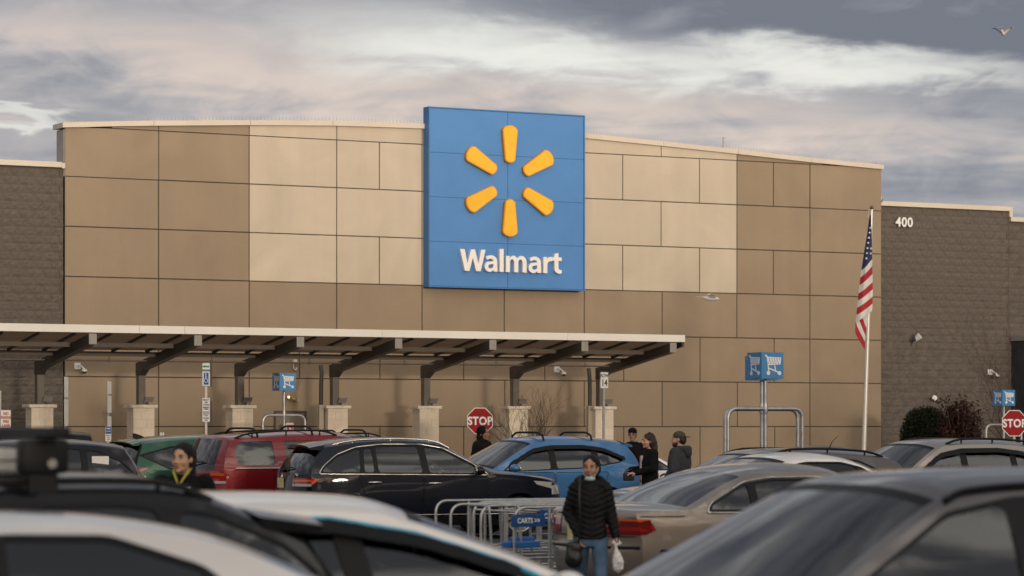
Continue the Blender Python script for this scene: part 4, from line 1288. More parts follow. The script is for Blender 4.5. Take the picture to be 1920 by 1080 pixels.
hat, hroof, hY, hrp = car('parked_car', 'black hatchback with a paper tag in the rear side window', P_BLACK, shape_suv(L=4.4, H=1.62, W=1.82, roof_r=-1.80, g_side=G_MID, g_first=G_MID), at(-8, 128), LEFT)
MB().box((-1.46, hY(-1.4, 1.3) + .012, 1.22), (-1.20, hY(-1.4, 1.3) + .02, 1.36)).build('paper_tag', M_WHITE, hat)
bu, buroof, buY, burp = car('parked_car', 'tan four door sedan with wide red and amber tail lamps', P_BEIGE, shape_sedan(L=5.08, H=1.43, W=1.87, roof_r=-1.10, deck=(-1.80, 1.045), belt=.95, tail=(.75, .92, .46), tail_m=(M_REDD, M_REDL, M_REDD, M_AMB), gv=.92, rgv=.88,
    dlo=[(.84, .95), (.14, 1.23), (-.20, 1.285), (-.75, 1.285), (-1.10, 1.24), (-1.52, 1.05), (-1.58, .97)], chrome=.008, low_black=.0, g_rear=G_MID,
    side_patches=[('tail', [(-2.5, .75), (-2.24, .755), (-2.14, .80), (-2.20, .90), (-2.5, .92)])], badge=[('LESABRE', -.05, .965, .075)], rear_lines=[(.945, -.55, .55, M_SEAM, .006), (.63, -.98, .98, M_BLACKP, .016), (.735, -.95, .95, M_SEAM, .005)], side_lines=[([(1.9, .60), (-2.1, .60)], M_BLACKP, .014), ([(-1.84, .93), (-2.3, .93)], M_SEAM, .004)]), at(1486, 184), RIGHT)
fg, fgroof, fgY, fgrp = car('parked_car', 'grey crossover with big sloping windscreen in the right foreground', P_GREY2, shape_suv(L=4.5, H=1.60, W=1.84, cowl=(1.12, 1.04), roof_f=(.28, None), belt=1.0, ditch=.018, g_front=G_MID, g_first=G_MID,
    dlo=[(.99, 1.0), (.20, 1.41), (-.20, 1.475), (-.9, 1.48), (-1.4, 1.41), (-1.75, 1.18)], mirror=(.98, .93)), at(1668, 396), LEFT)
M_BLUEV = mat('blue_strip', (0.05, 0.40, 0.62), 0.3, coat=0.5)
car('parked_car', 'white hatchback with blue strip above its dark windows', P_WHITE, shape_suv(L=4.54, H=1.475, W=1.76, cowl=(1.42, .98), roof_f=(.42, None), roof_r=-1.30, rear=.55, belt=.95, hood=.93, g_front=G_DARK, g_first=G_MID, g_side=G_DARK, tum=.44,
    top_strip=M_BLUEV, visor=M_BLACKP, dlo=[(1.18, .95), (.80, 1.115), (.34, 1.26), (-.10, 1.335), (-.6, 1.335), (-1.15, 1.245), (-1.6, 1.09), (-1.6, .98)], pillars=[(.02, -.12, .05), (-1.02, -1.05, .03)], mirror=(1.02, .98)), at(545, 372), RIGHT)
cb, cbroof, cbY, cbrp = car('parked_car', 'black hatchback carrying a roof rack in the left foreground', P_BLACK, shape_suv(L=4.4, H=1.575, W=1.80, roof_r=-1.60, rear=.45, rdrop=.17, spoiler=(-1.60, 1.41, .34, .06), belt=1.0, rails=(.2, -1.35, .03, M_BLACKP)), at(-205, 405), LEFT)
car('parked_car', 'silver sedan nearest the camera, cut by the lower left corner', P_SILVER, shape_sedan(L=4.7, H=1.465, W=1.82, roof_r=-1.12, deck=(-1.90, 1.06), g_first=G_DARK, rd=.045,
    dlo=[(.82, .92), (.12, 1.345), (-.20, 1.395), (-.62, 1.385), (-.98, 1.265), (-1.18, 1.08), (-1.22, .94)]), at(-190, 486), LEFT)

# rack and box on the black hatchback's roof
def on_car(root, v): return Matrix.Translation(root.location) @ Matrix.Rotation(root.rotation_euler.z, 4, 'Z') @ Vector(v)
zr_ = cbroof(-.54, 0).z
rk = thing('roof_rack', 'black roof rack clamp and cross bars on the left foreground hatchback', 'roof rack', on_car(cb, (-.54, 0, zr_)), cb.rotation_euler.z)
for dx in (0.0, 1.0):
    MB().box((dx - .05, -.72, .165), (dx + .05, .80, .215), bev=.012).build('cross_bar', M_BLACKP, rk)
    for s_ in (1, -1):
        q = cbroof(-.54 + dx, .93 * s_); zz = q.z - zr_
        tw_ = MB().box((dx - .10, q.y - .06, zz + .07), (dx + .125, q.y + .06, .163), bev=.03).build('clamp', M_BLACKP, rk, 40)
        MB().box((dx - .055, q.y - .03, zz - .05), (dx + .085, q.y + .035, zz + .075), bev=.012).build('foot', M_BLACKP, tw_)
        MB().tube([(dx - .01, q.y + .058, .05), (dx - .01, q.y + .075, .05)], .022, 10).build('lock', M_CHROME, tw_, 40)
wb_ = thing('roof_box', 'white box lying on the roof rack at the left edge', 'box', on_car(cb, (-.30, .12, zr_ + .012)), cb.rotation_euler.z)
MB().box((-.375, -.20, 0), (.60, .16, .105), bev=.012).build('case', P_WHITE, wb_, 40); MB().box((-.379, -.19, .045), (.604, .164, .052)).build('lid_seam', M_SEAM, wb_)

q = eqroof(-1.62, 0); MB().prism([(-.14, -.01), (.10, -.01), (-.02, .045), (-.12, .075), (-.15, .07)], -.018, .018).build('shark_fin', M_BLACKP, eq, loc=tuple(q))
q = wgroof(-1.3, 0); MB().tube([q, q + Vector((-.05, 0, .10)), q + Vector((-.16, 0, .20))], [.012, .006, .003], 6).build('aerial', M_BLACKP, wg, 60)
MB().box((-.06, -.055, 0), (.06, .055, .003)).build('windscreen_sticker', mat('sticker', (.55, .53, .42), .6), fg, loc=(.70, -.34, 1.268)).rotation_euler = (0, math.radians(29.5), 0)
# ------------------------------------------------------------------ things on and in front of the store
M_GALV = mat('galvanised', (0.42, 0.42, 0.41), 0.38, 0.75, vary=0.18, vscale=9)
M_POSTP = mat('sign_post', (0.36, 0.35, 0.33), 0.5, 0.4, vary=0.15, vscale=6)
M_CARTB = mat('cart_blue', (0.062, 0.23, 0.46), 0.4, vary=0.08, vscale=4)
M_SYM = mat('symbol_white', (0.78, 0.78, 0.76), 0.5)
M_STOPR = mat('stop_red', (0.30, 0.006, 0.010), 0.5, vary=0.06, spec=.15)
M_SIGNW = mat('sign_face_white', (0.70, 0.68, 0.64), 0.5, vary=0.05, vscale=5)
M_INK = mat('ink_black', (0.02, 0.02, 0.02), 0.6)
M_INKR = mat('ink_red', (0.38, 0.03, 0.02), 0.6)
M_INKG = mat('ink_green', (0.02, 0.17, 0.09), 0.6)
M_INKB = mat('ink_blue', (0.015, 0.07, 0.28), 0.6)
M_CCTV = mat('camera_white', (0.72, 0.70, 0.67), 0.4)
M_DOME = mat('camera_dome', (0.012, 0.012, 0.014), 0.1, coat=1)

# security cameras on the walls
def cctv(px, py, d, label, kind=0):
    l = LX(px, d); z = FZ(px, py, d)
    t_ = thing('security_camera', label, 'camera', FW(l, d, z), THETA, 'security cameras on the store wall')
    MB().box((-.10, -.05, -.06), (.06, 0.0, .10), bev=.012).build('backplate', M_CCTV, t_)
    MB().tube(round_path([(-.01, -.04, .04), (-.01, -.16, .04), (.05, -.20, -.01), (.09, -.22, -.06)], .05), .020, 10).build('arm', M_CCTV, t_, 50)
    MB().tube([(.09, -.22, -.05), (.09, -.22, -.11)], [.06, .068], 12).build('housing', M_CCTV, t_, 40)
    MB().ell((.09, -.22, -.115), (.058, .058, .055), seg=12, rings=8).build('dome', M_DOME, t_, 180)
cctv(146, 688, .03, 'white dome camera under the canopy left of the edge-on sign posts')
cctv(1044, 694, .03, 'white dome camera between the bare sapling and the row 14 sign')
cctv(1856, 699, -.27, 'white dome camera on the dark wall above the dark red shrub')
# hook-armed one above the left cart sign
t_ = thing('security_camera', 'small white box with a hooked arm above the left cart sign', 'camera', FW(LX(551, .05), .055, FZ(551, 679, .05)), THETA, 'security cameras on the store wall')
MB().box((-.05, -.10, -.03), (.05, 0, .06), bev=.01).build('box', M_CCTV, t_)
MB().tube(round_path([(-.03, -.05, -.04), (-.04, -.06, -.13), (0, -.07, -.20), (.05, -.07, -.18), (.04, -.07, -.13)], .04), .013, 8).build('hook_arm', M_CCTV, t_, 60)
# wall lamp on the right wing
t_ = thing('wall_lamp', 'white round wall lamp on a bracket on the dark block wall', 'lamp', FW(LX(1711, -.25), -.26, FZ(1711, 637, -.25)), THETA)
MB().tube([(0, .0, -.16), (0, -.04, -.12), (-.02, -.18, .0)], [.03, .025, .03], 8).build('bracket', mat('lamp_bracket', (.30, .27, .23), .5), t_, 60)
MB().tube([(-.02, -.14, -.01), (.03, -.20, .05), (.08, -.26, .11)], [.06, .085, .10], 12).build('head', M_CCTV, t_, 50)
MB().tube([(-.08, -.14, .0), (-.02, -.18, .02)], [.05, .065], 12).build('lens', M_DOME, t_, 50)
t_ = thing('wall_lamp', 'small white lamp beside the dark red shrub', 'lamp', FW(LX(1750, -.25), -.26, FZ(1750, 748, -.25)), THETA)
MB().box((-.05, -.04, -.05), (.05, 0, .05), bev=.01).build('backplate', M_CCTV, t_)
MB().tube([(-.03, -.04, 0), (-.06, -.16, .03)], [.05, .075], 10).build('head', M_CCTV, t_, 50)
# siren on the parapet end and the aerial
t_ = thing('roof_camera', 'small dark camera on the end of the tall parapet', 'camera', FW(L_B + .02, -.1, FZ(1654, 372, 0)), THETA)
MB().box((0, -.05, -.05), (.05, .05, .05)).build('bracket', M_CCTV, t_); MB().ell((.07, 0, -.05), (.045, .045, .06), seg=10, rings=6).build('dome', M_DOME, t_, 180)
lz_ = LX(1356, -.3)
t_ = thing('roof_aerial', 'short whip aerial standing on the roof edge right of the sign', 'aerial', FW(lz_, -.3, topz(lz_) + .12), THETA)
MB().tube([(0, 0, 0), (0, 0, .36)], .018, 6).build('mast', M_POSTP, t_)
mb = MB(); mb.tube([(-.0, 0, .34), (.07, 0, .34)], .008, 5); mb.tube([(-.0, 0, .22), (.09, 0, .22)], .008, 5); mb.tube([(-.06, 0, .10), (0, 0, .10)], .008, 5); mb.build('dipole', M_POSTP, t_)

# brass fire hose inlet, service door, red fire notice on the wall
t_ = thing('fire_inlet', 'brass twin fire hose inlet on the wall behind the left cart sign', 'valve', FW(LX(544, .05), .055, FZ(544, 747, .05)), THETA)
M_BRASS = mat('brass', (.50, .36, .16), .3, .8)
MB().tube([(0, 0, 0), (0, -.12, 0)], .06, 10).build('body', M_BRASS, t_, 40)
for sx_, sz_ in ((-.10, .03), (.09, -.05)):
    o = MB().tube([(0, -.08, 0), (sx_, -.15, sz_), (sx_ * 1.35, -.20, sz_)], [.045, .05, .06], 10).build('outlet', M_BRASS, t_, 40)
    MB().tube([(sx_ * 1.35, -.195, sz_), (sx_ * 1.38, -.215, sz_)], .035, 10).build('cap', mat('brass_cap', (.7, .65, .5), .25, .6), o)
la, lb_ = LX(517, .06), LX(571, .06)
t_ = thing('service_door', 'brown double service door under the left cart sign', 'door', FW((la + lb_) / 2, .055, .14), THETA)
hwid = (lb_ - la) / 2; zd = FZ(540, 774, .06) - .14
mb = MB(); mb.box((-hwid - .05, -.03, 0), (-hwid, 0, zd + .05)); mb.box((hwid, -.03, 0), (hwid + .05, 0, zd + .05)); mb.box((-hwid, -.03, zd), (hwid, 0, zd + .05)); mb.build('frame', mat('door_frame', (.06, .048, .038), .5), t_)
for s_ in (-1, 1): MB().box((min(0, s_ * hwid) + .004, -.018, .01), (max(0, s_ * hwid) - .004, 0, zd - .004)).build('leaf', mat('door_leaf', (.20, .155, .108), .5, vary=.08), t_)
def plate(px, py, s, w, h, name, label, cat, postz=None, yaw=THETA, face=M_SIGNW, rad=.02, group=None, post=M_POSTP):
    """sign plate on a post: root at the foot of the post, plate centred at the pixel"""
    q = P(px, py, s)
    t_ = thing(name, label, cat, (q.x, q.y, .006), yaw, group)
    if post is not None:
        mb = MB(); mb.box((-.025, .006, 0), (.025, .036, q.z + h / 2 - .02)); mb.build('post', post, t_)
    pl_ = MB().prism(round_poly([(-w / 2, -h / 2), (w / 2, -h / 2), (w / 2, h / 2), (-w / 2, h / 2)], rad, 3), -.004, .004).build('plate', face, t_, loc=(0, 0, q.z))
    return t_, pl_
t_, p_ = plate(543, 801, 74.6, .21, .21, 'fire_notice', 'red and white fire notice low on the wall under the left cart sign', 'sign', post=None)
MB().box((-.07, -.0075, -.09), (.09, -.0045, .055)).build('red_field', mat('notice_red', (.55, .035, .02), .5), p_)
text_obj('symbol', 't', .17, M_SYM, p_, (.01, -.010, -.065), .001, .008)

# ---- stop signs
def stop_sign(px, py, s, label, full=True):
    q = P(px, py, s); t_ = thing('stop_sign', label, 'sign', (q.x, q.y, .006), THETA * .35, 'stop signs')
    MB().box((-.03, .012, 0), (.03, .045, q.z + .2)).build('post', M_POSTP, t_)
    r_ = .318; oct_ = [(r_ * math.cos(math.radians(22.5 + 45 * k)) / math.cos(math.radians(22.5)) * .985, r_ * math.sin(math.radians(22.5 + 45 * k)) / math.cos(math.radians(22.5))) for k in range(8)]
    pl_ = MB().prism(oct_, -.003, .003).build('plate', M_SYM, t_, loc=(0, 0, q.z))
    MB().prism([(a * .945, b * .945) for a, b in oct_], -.006, -.0032).build('red_field', M_STOPR, pl_)
    text_obj('lettering', 'STOP', .27, M_SYM, pl_, (0, -.0085, -.092), .001, .009, sx=.88, space=1.08)
    return t_
stop_sign(900, 789.5, 77.5, 'red stop sign beside the man in the black hood')
stop_sign(1902, 794, 77.0, 'red stop sign at the right edge behind the rail of a cart sign')

# ---- row sign, fire lane sign, accessible parking signs
t_, p_ = plate(1133, 713.5, 86, .205, .36, 'row_sign', 'white row 14 sign on a thin post in front of the canopy end', 'sign')
MB().prism(round_poly([(-.10, -.178), (.10, -.178), (.10, .178), (-.10, .178)], .02, 3), -.0048, -.0042).build('border', M_INK, p_)
MB().prism(round_poly([(-.094, -.172), (.094, -.172), (.094, .172), (-.094, .172)], .02, 3), -.0056, -.005).build('face', M_SIGNW, p_)
text_obj('lettering', 'ROW', .105, M_INK, p_, (0, -.007, .065), .0006, .003, sx=.8)
text_obj('lettering', '14', .20, M_INK, p_, (0, -.007, -.125), .0006, .006, sx=.75)
t_, p_ = plate(11, 786, 88, .215, .375, 'fire_lane_sign', 'white no parking fire lane sign with red lettering at the left edge', 'sign', post=None)
MB().box((-.13, .01, 0), (-.10, .03, P(3, 733, 88).z)).build('post', M_POSTP, t_)
for k, w in enumerate(('NO', 'PARKING', 'FIRE', 'LANE')):
    text_obj('lettering', w, .085, M_INKR, p_, (0, -.006, .085 - .085 * k), .0006, .003, sx=.62 if len(w) > 5 else .85)
def edge_sign(px, y0, y1, s, label, back):
    q = P(px, y0, s); t_ = thing('parking_sign', label, 'sign', (q.x, q.y, .006), math.radians(82), 'sign posts seen edge on')
    mb = MB(); mb.box((-.03, .0, 0), (.03, .012, q.z)); mb.box((-.03, .012, 0), (-.018, .035, q.z)); mb.box((.018, .012, 0), (.03, .035, q.z)); mb.build('post', M_GALV, t_)
    z1 = q.z
    for (a, b) in back:
        MB().prism(round_poly([(-.15, z1 - b), (.15, z1 - b), (.15, z1 - a), (-.15, z1 - a)], .02, 2), -.006, -.002).build('plate', M_SIGNW, t_)
edge_sign(124, 707, 803, 84, 'galvanised sign post seen edge on left of the second canopy pier', [(0.0, .46), (.50, 1.1)])
edge_sign(205, 714, 803, 84, 'galvanised sign post seen edge on above a small blue sign', [(0.02, .30), (.34, .72), (.8, 1.05)])
t_, p_ = plate(203, 814, 95, .12, .30, 'van_sign', 'small blue and white sign between the dark car and green crossover', 'sign', post=M_GALV)
MB().box((-.055, -.007, .0), (.055, -.0045, .145)).build('blue_field', M_INKB, p_)
text_obj('lettering', 'VAN', .042, M_SYM, p_, (0, -.009, .09), .0004, .001); text_obj('lettering', 'ACCESSIBLE', .02, M_SYM, p_, (0, -.009, .045), .0004, .0005, sx=.8)
for k, w in enumerate(('PENALTY', '$250', 'ONLY')): text_obj('lettering', w, .032, M_INK, p_, (0, -.006, -.045 - .04 * k), .0004, .001, sx=.75)
t_, p_ = plate(386.5, 703, 84, .165, .53, 'accessible_sign', 'reserved parking sign with blue wheelchair symbol above a penalty plate', 'sign', yaw=THETA * .2, post=mat('sign_pole', (.55, .5, .42), .5, .2))
for z0, z1 in ((.255, .262), (-.262, -.250)): MB().box((-.08, -.006, z0), (.08, -.0045, z1)).build('border', M_INKG, p_)
text_obj('lettering', 'RESERVED', .052, M_INKG, p_, (0, -.006, .165), .0005, .004, sx=.62); text_obj('lettering', 'PARKING', .058, M_INKG, p_, (0, -.006, .075), .0005, .005, sx=.66)
MB().box((-.055, -.0065, -.225), (.055, -.0045, .045)).build('blue_field', M_INKB, p_)
mb = MB(); mb.ell((-.008, -.0085, .012), (.014, .002, .014), seg=10, rings=6)
mb.tube([(-.008, -.0085, -.01), (-.006, -.0085, -.09), (.025, -.0085, -.095), (.035, -.0085, -.15)], .0075, 5); mb.tube([(-.007, -.0085, -.05), (.022, -.0085, -.05)], .006, 5)
mb.tube([(.0 + .038 * math.cos(math.radians(a)), -.0085, -.125 + .05 * math.sin(math.radians(a))) for a in range(120, 350, 20)], .006, 5); mb.build('wheelchair_symbol', M_SYM, p_)
zl = P(386, 769, 84).z
pl2 = MB().prism(round_poly([(-.082, -.265), (.082, -.265), (.082, .265), (-.082, .265)], .015, 3), -.004, .004).build('penalty_plate', M_SIGNW, t_, loc=(0, 0, zl))
for k, (w, zz, sz_) in enumerate((('PENALTY', .205, .05), ('$250', .15, .05), ('1ST OFFENSE', .10, .034), ('SUBSEQUENT', .045, .034), ('OFFENSES', .005, .034), ('$250 MINIMUM', -.06, .03), ('AND/OR UP TO', -.10, .03), ('90 DAYS', -.14, .034), ('TOW-AWAY', -.195, .036), ('ZONE', -.24, .036))):
    text_obj('lettering', w, sz_, M_INK, pl2, (0, -.006, zz), .0005, .0022, sx=.66)
for zc_, hh in ((703, .53), (775, .55)):
    v = [(.088, .0, -hh / 2), (.118, .16, -hh / 2), (.118, .16, hh / 2), (.088, .0, hh / 2)]
    MB().add(v + [(a + .006, b, c) for a, b, c in v], [(0, 1, 2, 3), (7, 6, 5, 4), (0, 4, 5, 1), (1, 5, 6, 2), (2, 6, 7, 3), (3, 7, 4, 0)]).build('rear_plate', mat('sign_back', (.10, .09, .08), .5, .3), t_, loc=(0, 0, P(386, zc_, 84).z))
# two short white delineator posts by the wall
for i, px in enumerate((301.5, 306)):
    q = P(px, 812, 84); t_ = thing('marker_post', 'short white marker post, ' + ('left' if i == 0 else 'right') + ' of the two by the second pier', 'post', (q.x, q.y, .145), 0, 'white marker posts')
    MB().tube([(0, 0, 0), (0, 0, q.z - .145)], .022, 8).build('tube', M_SIGNW, t_, 40); MB().ell((0, 0, q.z - .145), (.022, .022, .015), seg=8, rings=4).build('top', M_SIGNW, t_, 180)
q = P(1397, 847, 118); t_ = thing('bollard', 'cream domed bollard top behind the white sedan and cart sign leg', 'bollard', (q.x + .2, q.y + 22, .006))
hb = EYE + (800 - 833) * (q.y + 22) / F_PX
MB().tube([(0, 0, 0), (0, 0, hb - .10)], .10, 14).build('pipe', mat('bollard', (.55, .48, .40), .6), t_, 40); MB().ell((0, 0, hb - .10), (.10, .10, .10), seg=14, rings=8).build('dome', MATS['bollard'], t_, 180)

# ---- cart return signs: a bent pipe hoop, a mast and a blue box with a cart on each side
def cart_symbol(k):
    mb = MB()
    def ln(a, b, w):
        a = Vector(a); b = Vector(b); d = (b - a).normalized(); n_ = Vector((-d.y, d.x)) * w / 2
        mb.prism([tuple(a + n_), tuple(a - n_), tuple(b - n_), tuple(b + n_)], -.004, 0)
    ln((-.155, .175), (-.115, .135), .028); ln((-.115, .145), (-.085, -.13), .022)
    ln((-.085, -.045), (.115, -.115), .022); ln((.03, .0), (.05, -.09), .02)
    for cx_, cz_ in ((-.095, -.125), (.125, -.125)):
        mb.prism([(cx_ + .036 * math.cos(2 * math.pi * i / 12), cz_ + .036 * math.sin(2 * math.pi * i / 12)) for i in range(12)], -.0045, 0)
    mb.prism([(-.115, .145), (.16, .135), (.145, .02), (-.098, .005)], -.0035, 0)
    hol = MB()
    for r_ in range(3):
        for c in range(5):
            x = -.075 + .05 * c - (.012 * r_) + (.018 if r_ % 2 else 0); z = .112 - .036 * r_
            if x < .13: hol.prism([(x - .013, z), (x, z - .013), (x + .013, z), (x, z + .013)], -.0065, -.0037)
    S_ = lambda m_: setattr(m_, 'v', [(a * k, b, c * k) for a, b, c in m_.v])
    S_(mb); S_(hol)
    return mb, hol
def cart_sign(px, ybox, ybar, s, box, hoop, label, foot=None):
    q = P(px, ybox, s); zb_ = P(px, ybar, s).z
    t_ = thing('cart_return_sign', label, 'sign', (q.x, q.y, .006), THETA, 'cart return signs')
    MB().tube([(0, 0, 0), (0, 0, q.z)], .033, 12).build('mast', M_GALV, t_, 50)
    mb = MB(); mb.tube(round_path([(-hoop / 2, 0, 0), (-hoop / 2, 0, zb_), (hoop / 2, 0, zb_), (hoop / 2, 0, 0)], .19, 8), .034, 12); mb.build('hoop', M_GALV, t_, 50)
    MB().tube([(0, 0, zb_ - .10), (0, 0, zb_ - .04), (0, 0, zb_ + .04), (0, 0, zb_ + .10)], [.036, .046, .046, .036], 12).build('collar', M_GALV, t_, 50)
    h = box / 2; hh = box * .50
    for k in range(4):
        M = Matrix.Rotation(math.pi / 2 * k, 4, 'Z')
        pn = MB().box((-h + .004, -h, -hh), (h - .004, -h + .006, hh), M=M).build('side_panel', M_CARTB, t_, loc=(0, 0, q.z))
        a, b = cart_symbol(box / .44)
        T = M @ Matrix.Translation((0.01, -h - .0005, 0))
        o1 = MB().add(a.v, a.f, M=T).build('cart_symbol', M_SYM, pn); MB().add(b.v, b.f, M=T).build('basket_mesh', M_CARTB, pn)
    MB().box((-h + .01, -h + .01, hh - .02), (h - .01, h - .01, hh - .01)).build('lid', M_CARTB, t_, loc=(0, 0, q.z))
cart_sign(1435.0, 686.5, 767.0, 108.5, .455, 1.53, 'blue cart box on a pipe hoop, the nearer of the pair by the flagpole')
cart_sign(1428.2, 691.0, 768.0, 105.6, .43, 1.53, 'blue cart box on a pipe hoop, the farther of the pair by the flagpole')
cart_sign(532.5, 716.5, 779, 79, .42, 1.09, 'blue cart box on a pipe hoop above the red four by four')
cart_sign(1882, 746.5, 797, 75, .40, 1.1, 'blue cart box on a pipe hoop at the right edge by the stop sign')

# ---- cart corral of bent pipe rails with blue plates
c0_ = P(964, 953, 180)
cor = thing('cart_corral', 'galvanised pipe cart corral with blue carts plates between the cars', 'cart corral', (c0_.x, c0_.y, .006), THETA)
hr = c0_.z
def loc_of(px, py, s):
    v = P(px, py, s) - Vector((c0_.x, c0_.y, 0)); return Vector((v.x * CT + v.y * ST, -v.x * ST + v.y * CT, v.z))
ends = [(0.0, 0.0), (.02, .78), (0.0, 1.45), (.62, 2.1), (1.15, 2.35), (.55, 2.9)]
M_CARTP = mat('cart_plate_blue', (0.010, 0.065, 0.22), 0.4, vary=.08)
for x0, yy in ends:
    ln_ = 4.6 if yy > 1.8 else 2.3
    mb = MB(); mb.tube(round_path([(x0, yy, 0), (x0, yy, hr), (x0 + ln_, yy, hr), (x0 + ln_, yy, 0)], .15, 7), .0165, 10); mb.build('top_rail', M_GALV, cor, 50)
    for zz in (.42, .20):
        MB().tube([(x0, yy, zz), (x0 + ln_, yy, zz)], .0135, 8).build('low_rail', M_GALV, cor, 50)
    for xx in (.42, .85, 1.7): MB().tube([(x0 + xx, yy, 0), (x0 + xx, yy, hr)], .0165, 8).build('post', M_GALV, cor, 50)
for (x0, yy, z0, txt) in ((-.06, -.03, .84, True), (.66, .70, .86, True)):
    pl_ = MB().prism(round_poly([(0, 0), (.39, 0), (.39, .13), (0, .13)], .03, 4), -.012, .012).build('carts_plate', M_CARTP, cor, loc=(x0 + .01, yy - .01, z0 - .09))
    text_obj('lettering', 'CARTS >>', .075, M_SYM, pl_, (.195, -.0145, .040), .001, .0015, sx=.80)
# low blue bumper bars of carts pushed into the lanes
for (x0, yy, zz, ln_) in ((-.12, .05, .56, .45), (-.05, .12, .40, .24), (.35, .75, .58, .3)):
    MB().box((x0, yy - .02, zz - .035), (x0 + ln_, yy + .02, zz + .035), bev=.012).build('bumper_bar', mat('bumper_blue', (.03, .14, .42), .45), cor)
for k in range(5):
    x0 = .15 + k * .36; yy = .95
    q = Vector((c0_.x, c0_.y, .006)) + Matrix.Rotation(THETA, 3, 'Z') @ Vector((x0, yy, 0))
    sc_ = thing('shopping_cart', ('wire shopping cart parked in the corral, %s in its row' % ('foremost', 'second', 'third', 'fourth', 'last')[k]), 'shopping cart', q, THETA, 'carts nested in the corral')
    x0 = 0.0; yy = 0.0
    mb = MB(); mb.tube(round_path([(x0, yy - .22, 0.10), (x0 - .06, yy - .22, .95), (x0 - .06, yy + .22, .95), (x0, yy + .22, .10)], .05), .016, 8)
    mb.build('handle_frame', M_GALV, sc_, 50); mb = MB()
    mb.tube(round_path([(x0, yy - .2, .5), (x0 + .75, yy - .18, .55), (x0 + .75, yy + .18, .55), (x0, yy + .2, .5)], .05), .013, 8); mb.tube(round_path([(x0, yy - .22, .9), (x0 + .8, yy - .2, .85), (x0 + .8, yy + .2, .85), (x0, yy + .22, .9)], .05), .013, 8)
    mb.build('basket', M_GALV, sc_, 50); mb = MB()
    mb.tube([(x0, yy - .22, .18), (x0 + .75, yy - .2, .16)], .013, 8); mb.tube([(x0, yy + .22, .18), (x0 + .75, yy + .2, .16)], .013, 8)
    for wx in (x0, x0 + .7):
        for wy in (-.2, .2): MB().tube([(wx, yy + wy - .012, .06), (wx, yy + wy + .012, .06)], .055, 10).build('wheel', M_RUBBER, sc_, 50)
    mb.build('lower_frame', M_GALV, sc_, 50)

# ---- flagpole and flag
q0 = P(1620, 846, 76); qt = P(1634.5, 392, 76)
q0z = q0.copy(); dirp = (qt - q0); base = q0 - dirp * (q0.z / dirp.z)
fp = thing('flagpole', 'white flagpole leaning slightly in front of the store corner', 'flagpole', (base.x, base.y, .145))
B0 = Vector((base.x, base.y, .145))
MB().tube([(0, 0, 0), (qt - B0) * .5, qt - B0], [.062, .052, .033], 14).build('pole', mat('pole_white', (.66, .62, .56), .35, .3), fp, 60)
o = MB().ell(qt - B0 + Vector((0, 0, .03)), (.05, .05, .05), seg=10, rings=6).build('truck', mat('pole_dark', (.10, .09, .07), .4, .5), fp, 180)
mb = MB(); mb.tube([qt - B0 + Vector((-.0, -.05, -.02)), qt - B0 + Vector((-.09, -.06, -.04)), qt - B0 + Vector((-.10, -.06, -.22))], .010, 6); mb.build('halyard', mat('rope', (.45, .42, .36), .8), fp)
M_FR = mat('flag_red', (.36, .02, .03), .8, vary=.12, vscale=4); M_FW = mat('flag_white', (.66, .62, .57), .8, vary=.08, vscale=4); M_FB = mat('flag_blue', (.018, .028, .085), .8, vary=.1, vscale=4)
fr0 = P(1632, 405, 76.6)
flag = thing('flag', 'limp flag with red and white stripes and stars on the leaning pole', 'flag', fr0)
def fpt(px, py, dy=0.0):
    v = P(px, py, 76.6) - fr0; v.y += dy; return v
def lerp2(tab, y):
    for (ya, xa), (yb, xb) in zip(tab, tab[1:]):
        if ya <= y <= yb: return xa + (xb - xa) * (y - ya) / (yb - ya)
    return tab[0][1] if y < tab[0][0] else tab[-1][1]
Lt = [(403, 1630.2), (440, 1625), (480, 1618.5), (512, 1614), (545, 1610), (585, 1606), (605, 1604)]
Rt = [(403, 1632.6), (430, 1634), (480, 1634.6), (500, 1635), (545, 1635.8), (572, 1635.5), (600, 1633)]
def strip_pt(yl, t):
    """a line across the hanging cloth: leaves the fly at height yl and climbs to the hoist"""
    rise = 21 * min(1, (yl - 400) / 100)
    x0 = lerp2(Lt, yl); yr = yl - rise; x1 = lerp2(Rt, yr)
    x = x0 + (x1 - x0) * t; y = yl - rise * (t ** 1.2)
    return fpt(x, y, -.05 - .05 * math.sin(math.pi * t) - .025 * math.sin(3 * math.pi * t + yl * .02))
def band(name, ya, yb, m, thick=.006):
    n = 10; rows_ = max(2, int((yb - ya) / 6)); v = []; f = []
    for j in range(rows_ + 1):
        for i in range(n + 1): v.append(strip_pt(ya + (yb - ya) * j / rows_, i / n))
    for j in range(rows_):
        for i in range(n):
            a = j * (n + 1) + i; f.append((a, a + 1, a + n + 2, a + n + 1))
    k = len(v); v2 = [p + Vector((0, thick, 0)) for p in v]
    f2 = [tuple(q + k for q in reversed(x)) for x in f]
    return MB().add(v + v2, f + f2).build(name, m, flag, 180)
can_ = band('canton', 404, 507, M_FB)
ys = [507, 520, 535, 550, 563.5, 577, 590.5, 604]
for k, (a, b) in enumerate(zip(ys, ys[1:])): band('stripe', a, b, M_FR if k % 2 else M_FW)
mb = MB()
for (px, py) in ((1630.6, 428), (1629.3, 437), (1627.8, 446.5), (1626.5, 456), (1625, 466), (1624, 475.5), (1623, 485), (1631.8, 466.5), (1631.4, 476)):
    c = fpt(px, py, -.155); pts_ = []
    for i in range(10):
        rr = .037 if i % 2 == 0 else .015; a = math.pi / 2 + i * math.pi / 5; pts_.append((c.x + rr * math.cos(a), c.z + rr * math.sin(a)))
    mb.prism(pts_, c.y - .004, c.y)
mb.build('stars', M_FW, can_)
